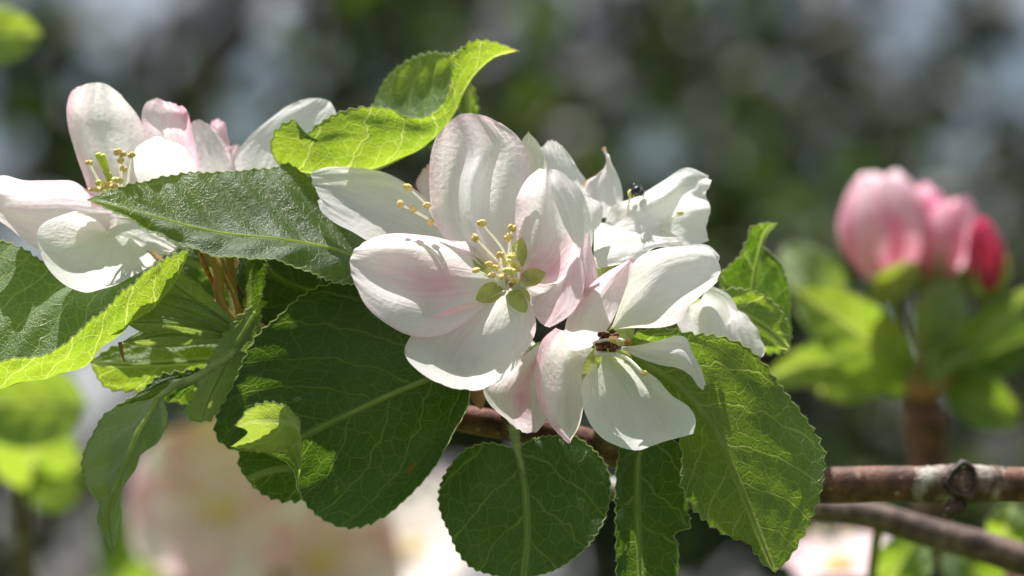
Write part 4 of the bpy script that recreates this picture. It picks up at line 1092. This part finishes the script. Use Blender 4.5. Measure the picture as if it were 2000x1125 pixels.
petal(Lf, [[
    [(200, 416, 9), (270, 418, 7.5), (320, 438, 6), (354, 466, 4)], [(200, 436, 9), (265, 440, 7.5), (305, 462, 5.5), (342, 486, 3.6)], [(200, 462, 9), (250, 472, 6.5), (285, 490, 5), (328, 498, 3)]]],
    lambda u, v: (0.3 * np.clip(u - 0.6, 0, 1), 0 * u, 0.5 * np.clip(1 - u * 2, 0, 1)), ld - 1)
for t, am in (((174, 318, 5), 0), ((230, 297, 4), 0), ((240, 301, 4), 0), ((257, 303, 4), 0), ((236, 313, 4), 0), ((241, 330, 5), 0), ((180, 370, 4), 0),
              ((192, 370, 4), 0), ((205, 366, 4.5), 1), ((226, 351, 3), 1), ((233, 353, 3), 1), ((215, 360, 4), 0), ((200, 357, 5), 1), ((222, 364, 3), 0)):
    stamen(Lf, (238 + rng.normal(0, 5), 410 + rng.normal(0, 4), 11), t, (A_YEL, A_PALE)[am], scale=0.95)
for k, (x, y) in enumerate(((190, 300), (200, 302), (207, 335), (212, 340), (190, 357))):
    tube('style', [P(232, 400, 11), P(218, 360, 7), P(x, y, 5)], [0.0003, 0.0003, 0.00045], M_STYLE, Lf, 7, 9)
calyx(Lf, (238, 432, 18), (270, 470, 21), (460, 640, 12), via=[(340, 540, 18), (420, 600, 15)], pmat=M_PEDRED)

# ------------------------------------------------------------------ blossom behind the left one
Mb = thing('apple_blossom', 'white blossom rising behind the glossy leaf between the left blossom and the bright leaf', 'blossom', P(470, 400, 24), GRP)
md = 8
petal(Mb, [[
    [(405, 410, 12), (377, 335, 12), (369, 270, 12), (375, 238, 12), (391, 233, 12)],
    [(430, 410, 11), (412, 330, 10.5), (400, 275, 11), (391, 233, 12)],
    [(462, 400, 12), (458, 335, 12), (442, 287, 12), (421, 256, 12), (391, 233, 12)]]], pk_edge(0.2, 0.2, 0.04), md)
petal(Mb, [[
    [(500, 420, 12), (465, 338, 12), (459, 310, 12), (480, 276, 12), (521, 236, 12), (566, 204, 12), (600, 194, 12), (625, 190, 11)],
    [(525, 420, 11), (510, 340, 11), (525, 290, 11), (560, 240, 11), (598, 210, 11.5), (625, 190, 11)],
    [(560, 420, 12), (600, 350, 10), (640, 300, 9.5), (657, 250, 10.5), (656, 216, 11), (641, 196, 11), (625, 190, 11)]]], pk_edge(0.03, 0, 0.0), md + 1, label='broad sunlit white petal')
petal(Mb, [[
    [(420, 330, 18), (407, 265, 18), (414, 239, 18), (428, 231, 18)], [(432, 330, 17), (428, 270, 15), (427, 245, 16), (428, 231, 18)], [(450, 330, 18), (447, 265, 18), (440, 240, 18), (428, 231, 18)]]], pk_edge(0.2, 0, 0.45), md)
petal(Mb, [[
    [(440, 360, 16), (442, 295, 16), (460, 280, 16)], [(460, 360, 15), (460, 310, 15), (460, 280, 16)], [(490, 360, 16), (478, 297, 16), (460, 280, 16)]]], pk_edge(0.2, 0, 0.3), md)
calyx(Mb, (470, 400, 22), (468, 430, 24), (465, 640, 13), via=[(468, 540, 20)], pmat=M_PEDRED)

# ------------------------------------------------------------------ insect on the rear blossom
def insect():
    t = thing('insect', 'tiny black hairy insect beside a yellow anther on the rear right blossom', 'insect', P(1242, 378, 13))
    ax = np.eye(3)
    V, F = ball_arrays(P(1244, 371, 12), ax, 0.00062, 0.0007, 0.00055, 14, 10)
    v, f = ball_arrays(P(1236, 374, 11.4), ax, 0.00036, 0.0004, 0.00036, 12, 8, len(V)); V += v; F += f
    v, f = ball_arrays(P(1251, 376, 13), ax, 0.0006, 0.0008, 0.0005, 14, 10, len(V)); V += v; F += f
    link('body', make_mesh('body', V, F, M_BLACK), t)
    for (x0, y0, x1, y1, x2, y2) in ((1240, 380, 1234, 386, 1236, 391), (1246, 381, 1247, 387, 1243, 392), (1250, 380, 1256, 383, 1256, 389)):
        tube('leg', [P(x0, y0 - 3, 11.6), P(x1, y1 - 3, 11), P(x2, y2 - 2, 12)], [0.00009, 0.00007, 0.00005], M_BLACK, t, 6, 7)
    tube('antenna', [P(1236, 371, 11.3), P(1236, 364, 11), P(1238, 359, 11)], [0.00006, 0.00005, 0.00004], M_BLACK, t, 6, 7)
    tube('antenna', [P(1235, 371, 11), P(1231, 365, 10.6), P(1233, 361, 10.4)], [0.00006, 0.00005, 0.00004], M_BLACK, t, 6, 7)
    Vh, Fh = [], []
    for k in range(50):
        a = rng.uniform(0, 6.28); e = rng.uniform(0.1, 1.4)
        d = np.array((math.cos(a) * math.cos(e), math.sin(a) * math.cos(e), math.sin(e)))
        p = P(1245, 371, 12) + d * 0.0006
        v, f = tube_arrays([p, p + d * 0.0004], [0.00002, 0.000008], 3, off=len(Vh), cap=False)
        Vh += list(v); Fh += f
    o = link('hair', make_mesh('hair', Vh, Fh, plain('insect_hair', (0.35, 0.34, 0.33), 0.5)), t); o['kind'] = 'stuff'
insect()
# ------------------------------------------------------------------ background: twigs behind the branch
def soft_leaf(parent, base, tip, width, mat, bow=3.0, label=None, side=(0, 0), fold=0.25, petiole=None):
    """leaf drawn from base to tip (px, px, mm) with a width in px and folded along its rib"""
    b = np.array(base, float); t = np.array(tip, float)
    ax = t[:2] - b[:2]; L = np.linalg.norm(ax); ax /= L; pr = np.array((-ax[1], ax[0]))
    cl, cm, cr = [], [], []
    for k in range(9):
        f = k / 8
        wd = width * 0.5 * (math.sin(math.pi * (f * 0.92 + 0.04)) ** 0.75) * (1 - 0.25 * f)
        if k in (0, 8): wd = 0.5
        c = b[:2] + ax * L * f + np.array(side) * math.sin(math.pi * f)
        d = b[2] + (t[2] - b[2]) * f - bow * math.sin(math.pi * f)
        cl.append((*(c - pr * wd), d - fold * wd * 0.12)); cm.append((*c, d)); cr.append((*(c + pr * wd), d - fold * wd * 0.12))
    return leaf(parent, [[cl, cm, cr]], mat, nu=90, nv=21, label=label, petiole=petiole, teeth=1.6)

def bud_petals(parent, base, axis, length, radius, n, pinkfn, open_=0.0, seed=0, name='petal'):
    """closed bud: overlapping spoon-shaped petals around an axis (world units)"""
    ax = np.array(axis, float); ax /= np.linalg.norm(ax)
    a = np.cross(ax, (0.3, 0.8, 0.1)); a /= np.linalg.norm(a); b = np.cross(ax, a)
    r = np.random.default_rng(seed)
    nu, nv = 26, 19
    u, v = np.meshgrid(np.linspace(0, 1, nu), np.linspace(-1, 1, nv), indexing='ij')
    for k in range(n):
        ph = 2 * math.pi * k / n + r.uniform(-.2, .2)
        prof = np.sin(np.pi * np.clip(u * 0.83 + 0.07, 0, 1)) ** 0.62 * (1 + open_ * u)
        half = 1.15 * np.sin(np.pi * np.clip(u * 0.88 + 0.05, 0, 1)) ** 0.4
        ang = ph + v * half * (1 + 0.0 * u)
        rad = radius * prof * (1.0 + 0.07 * v + r.uniform(-.05, .05))
        h = length * (u * (1.0 + r.uniform(-.08, .06)) - 0.06 * v ** 2 * u)
        G = np.array(base) + ax * h[..., None] + (a * np.cos(ang)[..., None] + b * np.sin(ang)[..., None]) * rad[..., None]
        me = make_mesh(name, G.reshape(-1, 3), grid_faces(nu, nv), M_PETAL, True,
                       {'UV': np.stack([u + k, v * .5 + .5], axis=2).reshape(-1, 2), 'MM': mm_uv(G, nv // 2)}, tint_grid(nu, nv, pinkfn, seed + k))
        link(name, me, parent)

def open_flower(label, centre, normal, size, pink, group, nst=12, seed=0, droop=0.25, cat='blossom', stalk=None):
    """open five-petalled blossom at a world point, facing along normal"""
    c = np.array(centre, float); nrm = np.array(normal, float); nrm /= np.linalg.norm(nrm)
    t = thing('apple_blossom', label, cat, c, group)
    a = np.cross(nrm, (0.1, 0.2, 1)); a /= np.linalg.norm(a); b = np.cross(nrm, a)
    r = np.random.default_rng(seed)
    nu, nv = 28, 21
    u, v = np.meshgrid(np.linspace(0, 1, nu), np.linspace(-1, 1, nv), indexing='ij')
    for k in range(5):
        ph = 2 * math.pi * k / 5 + r.uniform(-.12, .12) + seed
        e1 = a * math.cos(ph) + b * math.sin(ph); e2 = np.cross(nrm, e1)
        wd = size * 0.36 * np.sin(np.pi * np.clip(u * 0.9 + 0.07, 0, 1)) ** 0.7
        cup = r.uniform(0.15, 0.45)
        out = size * 0.5 * u * 2 * 0.52
        up = size * (cup * 0.6 * u - 0.35 * cup * u ** 2 + 0.12 * (v ** 2) * u) + 0.02 * size * wob(u, v, seed * 9 + k, 2)
        G = c + e1 * out[..., None] + e2 * (wd * v)[..., None] + nrm * up[..., None]
        me = make_mesh('petal', G.reshape(-1, 3), grid_faces(nu, nv), M_PETAL, True,
                       {'UV': np.stack([u + k * 3, v * .5 + .5], axis=2).reshape(-1, 2), 'MM': mm_uv(G, nv // 2)}, tint_grid(nu, nv, pink, seed * 7 + k))
        link('petal', me, t)
    for k in range(nst):
        an = r.uniform(0, 6.28); rr = r.uniform(0.15, 0.6)
        tip = c + (a * math.cos(an) + b * math.sin(an)) * rr * 0.011 + nrm * r.uniform(0.006, 0.010)
        o = tube('stamen', [c, (c + tip) / 2 + nrm * 0.001, tip], [0.0002, 0.00014], M_FILAMENT, t, 6, 6)
        an_ = bpy.data.objects.new('anther', A_YEL); col.objects.link(an_); an_.parent = o; an_.location = Vector(tip) - t.location - o.location
    V, F = ball_arrays(c, np.eye(3), 0.0036, 0.0036, 0.0026, 12, 8)
    link('receptacle', make_mesh('receptacle', V, F, M_ANTHER), t)
    if stalk is not None:
        tube('pedicel', [c - nrm * 0.001, c - nrm * 0.012 + np.array((0, 0, -.003)), np.array(stalk)], [0.0009, 0.0008, 0.0009], M_PEDICEL, t, 8, 12)
    return t

# ---- twig with pink buds, right (well behind the sharp plane)
P_near = P
P = lambda x, y, d: P_near(x, y, d + 60)
bt = thing('budding_twig', 'soft-focus upright brown twig with fresh green leaves under the pink buds', 'twig', P(1815, 1020, 118))
tube('stem', [P(1812, 1010, 118), P(1815, 940, 118), P(1812, 860, 118), P(1803, 800, 117), P(1798, 760, 116)], [0.0032, 0.0033, 0.0035, 0.0046, 0.0030], M_BARK, bt, 14, 40)
tube('stem', [P(1812, 1010, 118), P(1850, 1080, 122), P(2050, 1180, 125), P(2900, 1300, 120), P(3620, 1300, 90)], [0.0032, 0.0034, 0.004, 0.006, 0.008], M_BARK, bt, 12, 40)
for e in ((1745, 690), (1865, 735), (1770, 720)):
    tube('bud_scale', [P(1800, 765, 114), P((1800 + e[0]) / 2, (765 + e[1]) / 2, 112), P(*e, 112)], [0.0022, 0.0020, 0.0006], M_PEDRED, bt, 9, 10)
soft_leaf(bt, (1790, 740, 112), (1548, 560, 100), 150, M_LEAFLT, 6, 'bright green leaf spreading left below the pink buds')
soft_leaf(bt, (1795, 760, 118), (1490, 745, 108), 110, M_LEAFLT, 4, 'long green leaf reaching left from the budding twig', side=(0, -45))
soft_leaf(bt, (1755, 640, 120), (1600, 770, 126), 170, M_LEAF, 2, 'shaded green leaf hanging left of the budding twig')
soft_leaf(bt, (1700, 590, 105), (1795, 515, 100), 70, M_LEAFLT, 3)
soft_leaf(bt, (1640, 600, 128), (1530, 480, 132), 120, M_LEAFPALE, 3, 'pale green leaf under the large pink bud')
soft_leaf(bt, (1815, 735, 114), (2030, 560, 108), 80, M_LEAFLT, 3, 'bright leaf pointing right from the budding twig')
soft_leaf(bt, (1820, 740, 118), (2060, 640, 120), 110, M_LEAFSHADE, 3)
soft_leaf(bt, (1850, 740, 116), (1990, 830, 112), 110, M_LEAF, 3, 'small round leaf right of the budding twig')
soft_leaf(bt, (1810, 690, 112), (1860, 540, 108), 110, M_LEAFPALE, 4, 'downy pale leaf standing behind the deep pink bud')
for pts, r in ((((1798, 762, 115), (1730, 690, 108), (1640, 610, 104)), (0.0011, 0.0010)), (((1808, 758, 113), (1850, 715, 110), (1900, 690, 108)), (0.0014, 0.0011)),
               (((1806, 758, 113), (1822, 700, 110), (1845, 640, 108)), (0.0014, 0.0010))):
    tube('leaf_stalk', [P(*q) for q in pts], r, M_PETIOLE, bt, 9, 14)

def bud(label, base, tip, radius_px, n, fn, seed, root):
    b, t = P(*base), P(*tip)
    o = thing('apple_bud', label, 'bud', b, 'pink flower buds on the budding twig')
    k = (FOCUS + base[2] / 1000) / FOCUS * MM
    bud_petals(o, b, t - b, np.linalg.norm(t - b), radius_px * k, n, fn, 0.0, seed)
    tube('receptacle', [b - (t - b) * 0.10, b + (t - b) * 0.08], [0.0012, 0.0022], M_SEPAL, o, 10, 6)
    for q in range(5):
        a = q * 1.2566
        ax = (t - b) / np.linalg.norm(t - b); e = np.cross(ax, (0.2, 0.9, 0.1)); e /= np.linalg.norm(e); f = np.cross(ax, e)
        d = e * math.cos(a) + f * math.sin(a)
        tube('sepal', [b + d * 0.0015, b + d * 0.004 + ax * 0.002, b + d * 0.005 + ax * 0.006], [0.0010, 0.0009, 0.0002], M_SEPAL, o, 7, 8)
    tube('pedicel', [b - (t - b) * 0.08, (b + P(*root)) / 2 + np.array((0, 0, -0.001)), P(*root)], [0.0009, 0.0009, 0.0010], M_PEDICEL, o, 8, 12)
bud('large pale pink bud about to open at upper right', (1738, 548, 112), (1722, 345, 108), 98, 6, lambda u, v: (0.20 + 0.7 * np.abs(v) ** 2 + 0.35 * (1 - u), 0 * u, 0 * u), 3, (1800, 752, 115))
bud('mid pink bud between the large pale bud and the deep pink bud', (1806, 545, 118), (1806, 366, 116), 66, 5, lambda u, v: (0.70 + 0.3 * np.abs(v), 0 * u, 0 * u), 8, (1802, 752, 115))
bud('rose pink bud with a pale streak beside the deep pink bud', (1850, 545, 112), (1866, 388, 110), 62, 5, lambda u, v: (0.55 + 0.6 * v ** 2, 0 * u, 0 * u), 12, (1804, 752, 115))
# the deep pink bud uses a deeper petal colour
M_PETAL_DEEP = plain('petal_deep_pink', (0.72, 0.045, 0.14), 0.42, 0.4, 0.0002, 900, 0.35, 0.35, (0.85, 0.06, 0.18), col2=(0.80, 0.13, 0.26), cscale=150)
sv = M_PETAL; M_PETAL = M_PETAL_DEEP
bud('small deep crimson pink bud rightmost of the bud cluster', (1928, 572, 110), (1918, 435, 106), 42, 5, lambda u, v: (1 + 0 * u, 0 * u, 0 * u), 17, (1806, 752, 115))
M_PETAL = sv

P = P_near
# ---- second bough, lower right
b2 = thing('apple_bough', 'blurred grey-brown bough sloping down behind the main branch', 'branch', P(1700, 1010, 75))
tube('branch', [P(1150, 950, 95), P(1400, 972, 85), P(1560, 990, 78), P(1700, 1006, 75), P(1800, 1036, 74), P(1900, 1062, 73), P(2020, 1100, 72), P(2600, 1290, 80), P(3600, 1500, 90)],
     [0.0016, 0.0020, 0.0023, 0.0026, 0.0027, 0.0028, 0.003, 0.0045, 0.0070], M_BARKG, b2, 14, 70)
soft_leaf(b2, (1800, 1050, 110), (1720, 1170, 112), 120, M_LEAFLT, 3)
soft_leaf(b2, (1960, 1075, 120), (1975, 985, 118), 90, M_LEAFLT, 3)
soft_leaf(b2, (1850, 1060, 130), (1960, 1180, 130), 110, M_LEAF, 3)
open_flower('blurred pale pink blossom peeping in at the bottom right below the bough', P(1640, 1112, 190), (-0.1, -0.35, 0.95), 0.022, lambda u, v: (0.35 * np.abs(v) ** 2 + 0.25 * np.exp(-(v / .3) ** 2) + 0.1, 0 * u, 0 * u), 'blurred blossoms behind', 6, 5, stalk=P(1720, 1012, 80))

# ---- blurred twig at lower left with two blossoms
lt = thing('leafy_twig', 'blurred leafy twig at the left edge behind the sharp leaves', 'twig', P(60, 1300, 330))
tube('stem', [P(-60, 1500, 300), P(120, 1330, 330), P(420, 1200, 345), P(640, 1190, 350), P(800, 1240, 350)], [0.004, 0.0035, 0.003, 0.0025, 0.0015], M_BARKG, lt, 12, 40)
tube('stem', [P(120, 1330, 330), P(60, 1150, 280), P(40, 950, 240), P(60, 800, 225)], [0.003, 0.0026, 0.002, 0.0012], M_BARKG, lt, 12, 30)
soft_leaf(lt, (170, 790, 215), (-90, 790, 205), 190, M_LEAFLT, 8, 'blurred leaf in shade at the left edge')
soft_leaf(lt, (60, 960, 230), (70, 800, 215), 190, M_LEAFLT, 4, 'blurred bright green leaf at the left edge')
soft_leaf(lt, (40, 960, 240), (170, 900, 225), 150, M_LEAFLT, 4)
soft_leaf(lt, (250, 1270, 345), (300, 1085, 330), 130, M_LEAFLT, 4, 'blurred bright leaf below the blurred blossom')
soft_leaf(lt, (540, 1200, 350), (500, 1090, 340), 100, M_LEAFLT, 4)
soft_leaf(lt, (330, 1230, 345), (140, 1150, 350), 120, M_LEAF, 4)
open_flower('large blurred pale pink blossom facing the camera at lower left', P(428, 1000, 330), (0.05, -0.92, 0.25), 0.041, lambda u, v: (0.26 + 0.5 * np.abs(v) ** 3, 0 * u, 0.25 * np.clip(1 - 3 * u, 0, 1)), 'blurred blossoms behind', 16, 2, stalk=P(430, 1198, 345))
open_flower('blurred pale pink blossom at the bottom edge beside the large blurred one', P(625, 1100, 345), (0.1, -0.9, 0.3), 0.037, lambda u, v: (0.30 + 0.5 * np.abs(v) ** 3, 0 * u, 0.2 * np.clip(1 - 3 * u, 0, 1)), 'blurred blossoms behind', 14, 4, stalk=P(640, 1190, 350))
open_flower('blurred white blossom right of the other blurred blossoms near the bottom', P(810, 1075, 420), (-0.2, -0.7, 0.6), 0.040, lambda u, v: (0.1 + 0.1 * u, 0 * u, 0 * u), 'blurred blossoms behind', 10, 6, stalk=P(800, 1240, 352))
for x0, x1, y in ((280, 540, 725), (520, 820, 745)):  # added level leaves, mostly out of sight, to shade the blurred blossoms
    leaf(lt, [[[(x0, y, 410), (x0 - 10, y + 20, 350), (x0 + 60, y + 40, 290)],
               [((x0 + x1) / 2, y - 20, 420), ((x0 + x1) / 2, y, 350), ((x0 + x1) / 2, y + 30, 270)],
               [(x1, y, 410), (x1 + 10, y + 20, 350), (x1 - 60, y + 40, 290)]]], M_LEAF, nu=80, nv=21)
soft_leaf(lt, (200, 1000, 430), (330, 1180, 440), 150, M_LEAFSHADE, 6)
soft_leaf(lt, (560, 900, 440), (520, 1080, 450), 130, M_LEAFSHADE, 6)
soft_leaf(lt, (700, 960, 440), (760, 1120, 450), 140, M_LEAFSHADE, 6)
# ---- corner leaf
tl = thing('leafy_twig', 'blurred twig with one bright leaf in the top left corner', 'twig', P(-90, 60, 200))
tube('stem', [P(-700, 300, 230), P(-300, 130, 205), P(-60, 72, 200)], [0.004, 0.002, 0.001], M_BARKG, tl, 10, 24)
soft_leaf(tl, (-70, 72, 200), (78, 66, 190), 120, M_LEAFLT, 4, 'blurred bright green leaf in the top left corner')

# ------------------------------------------------------------------ orchard trees behind
def limb_tree(label, base, height, spread, nleaf, tints, clump, seed, leafsize, ntwig=150, blossom=0.0, zmin=1.0, limbs=7, tuft=40, tsize=0.05, extra=()):
    r = np.random.default_rng(seed)
    b = np.array(base, float)
    t = thing('orchard_tree', label, 'tree', b, 'orchard trees behind the branch')
    top = b + np.array((r.normal(0, .15), r.normal(0, .15), height * 0.55))
    tube('trunk', [b + (0, 0, -0.1), b + (r.normal(0, .05), r.normal(0, .05), height * 0.25), top], [0.11, 0.085, 0.06], M_TRUNK, t, 14, 18)
    ends = []
    V, F = [], []
    for k in range(limbs):
        az = 2 * math.pi * k / limbs + r.uniform(-.4, .4)
        p0 = b + (top - b) * r.uniform(0.45, 1.0)
        L = spread * r.uniform(0.75, 1.1)
        p2 = p0 + np.array((math.cos(az) * L, math.sin(az) * L, height * r.uniform(0.10, 0.45)))
        p1 = (p0 + p2) / 2 + np.array((0, 0, 0.15 * L))
        path = resample([p0, p1, p2], 14)
        tube('limb', path, [0.045, 0.03, 0.012], M_TRUNK, t, 9)
        for q in range(ntwig // limbs):
            s = path[r.integers(3, 14)]
            e = s + r.normal(0, 1, 3) * np.array((0.28, 0.28, 0.24)) * spread * 0.6
            e[2] = max(e[2], zmin)
            v, f = tube_arrays([s, (s + e) / 2 + np.array((0, 0, .05)), e], [0.009, 0.006, 0.003], 5, 6, off=len(V), cap=False)
            V += list(v); F += f
            ends.append((s, e))
    for pts, rad in extra:
        tube('limb', [P(*q) for q in pts], rad, M_TRUNK, t, 9, 24)
    tw = link('twigs', make_mesh('twigs', V, F, M_TRUNK), t); tw['kind'] = 'stuff'
    E = np.array([np.concatenate(q) for q in ends])
    # leaves sit in tufts on the spurs, most tufts near the twig ends
    nt = max(1, nleaf // tuft)
    ti = r.integers(0, len(E), nt); tf = r.uniform(0.3, 1.05, nt)[:, None]
    tcn = E[ti, :3] * (1 - tf) + E[ti, 3:] * tf + r.normal(0, clump, (nt, 3))
    idx = r.integers(0, nt, nleaf)
    c = tcn[idx] + r.normal(0, tsize, (nleaf, 3))
    keep = c[:, 2] > zmin * 0.7
    c = c[keep]; n = len(c)
    d = r.normal(0, 1, (n, 3)); d[:, 2] -= 0.5; d /= np.linalg.norm(d, axis=1, keepdims=True)
    o = np.cross(d, r.normal(0, 1, (n, 3))); o /= np.linalg.norm(o, axis=1, keepdims=True)
    nn = np.cross(d, o)
    sz = leafsize * r.uniform(0.65, 1.2, n)[:, None]
    w_ = 0.32 * sz
    pts = np.stack([c, c + d * sz * .35 + o * w_ + nn * sz * .08, c + d * sz * .75 + o * w_ * .8 + nn * sz * .06, c + d * sz,
                    c + d * sz * .75 - o * w_ * .8 + nn * sz * .06, c + d * sz * .35 - o * w_ + nn * sz * .08], axis=1)
    isb = r.uniform(0, 1, n) < blossom
    tc = np.array(tints)[r.integers(0, len(tints), n)] * r.uniform(0.75, 1.2, (n, 1))
    tc[isb] = np.array((0.85, 0.80, 0.80))
    base_i = np.arange(n)[:, None] * 6
    fa = np.concatenate([base_i + np.array((0, 1, 2, 3)), base_i + np.array((0, 3, 4, 5))], axis=0)
    tint = np.repeat(np.concatenate([np.clip(tc, 0, 1), np.ones((n, 1))], axis=1), 6, axis=0)
    me = bpy.data.meshes.new('crown')
    me.vertices.add(n * 6); me.vertices.foreach_set('co', pts.astype(np.float32).ravel())
    nf = len(fa)
    me.loops.add(nf * 4); me.loops.foreach_set('vertex_index', fa.astype(np.int32).ravel())
    me.polygons.add(nf); me.polygons.foreach_set('loop_start', np.arange(0, nf * 4, 4, dtype=np.int32))
    me.update(calc_edges=True); me.validate()
    ca = me.color_attributes.new('tint', 'FLOAT_COLOR', 'POINT'); ca.data.foreach_set('color', tint.astype(np.float32).ravel())
    me.materials.append(M_FOLIAGE)
    link('crown', me, t)

GREEN = [(0.12, 0.23, 0.020), (0.05, 0.10, 0.016), (0.22, 0.36, 0.025), (0.035, 0.06, 0.015), (0.05, 0.05, 0.025)]
DARK = [(0.05, 0.09, 0.02), (0.07, 0.12, 0.02), (0.10, 0.16, 0.03), (0.06, 0.06, 0.03)]
limb_tree('dense dark green orchard tree filling the blurred background at right', (0.85, 4.1, 0), 3.6, 1.45, 16500, GREEN, 0.05, 21, 0.055, 230)
limb_tree('sparser orchard tree with bare limbs blurred in the background at left', (-1.0, 4.6, 0), 3.8, 1.5, 2600, GREEN, 0.05, 33, 0.060, 80, 0.10,
          extra=(([(560, -420, 4300), (430, -60, 4250), (250, 150, 4200), (60, 330, 4200), (-260, 700, 4300)], (0.012, 0.02, 0.024, 0.028, 0.04)),
                 ([(620, -300, 4500), (470, 60, 4300), (400, 200, 4250), (300, 420, 4300), (-100, 900, 4400)], (0.010, 0.016, 0.018, 0.02, 0.03))))
limb_tree('distant dark orchard tree between the two nearer background trees', (1.3, 8.6, 0), 4.6, 2.0, 5000, DARK, 0.1, 45, 0.085, 200)
limb_tree('orchard tree standing left of the picture', (-4.4, 8.5, 0), 4.2, 1.9, 6000, GREEN, 0.08, 61, 0.08, 120)
limb_tree('orchard tree standing right of the picture', (5.2, 9.0, 0), 4.4, 2.0, 6000, GREEN, 0.08, 67, 0.08, 120)
limb_tree('far orchard tree at the left end of the row', (-7.5, 14.0, 0), 4.6, 2.1, 5000, DARK, 0.10, 71, 0.10, 110)
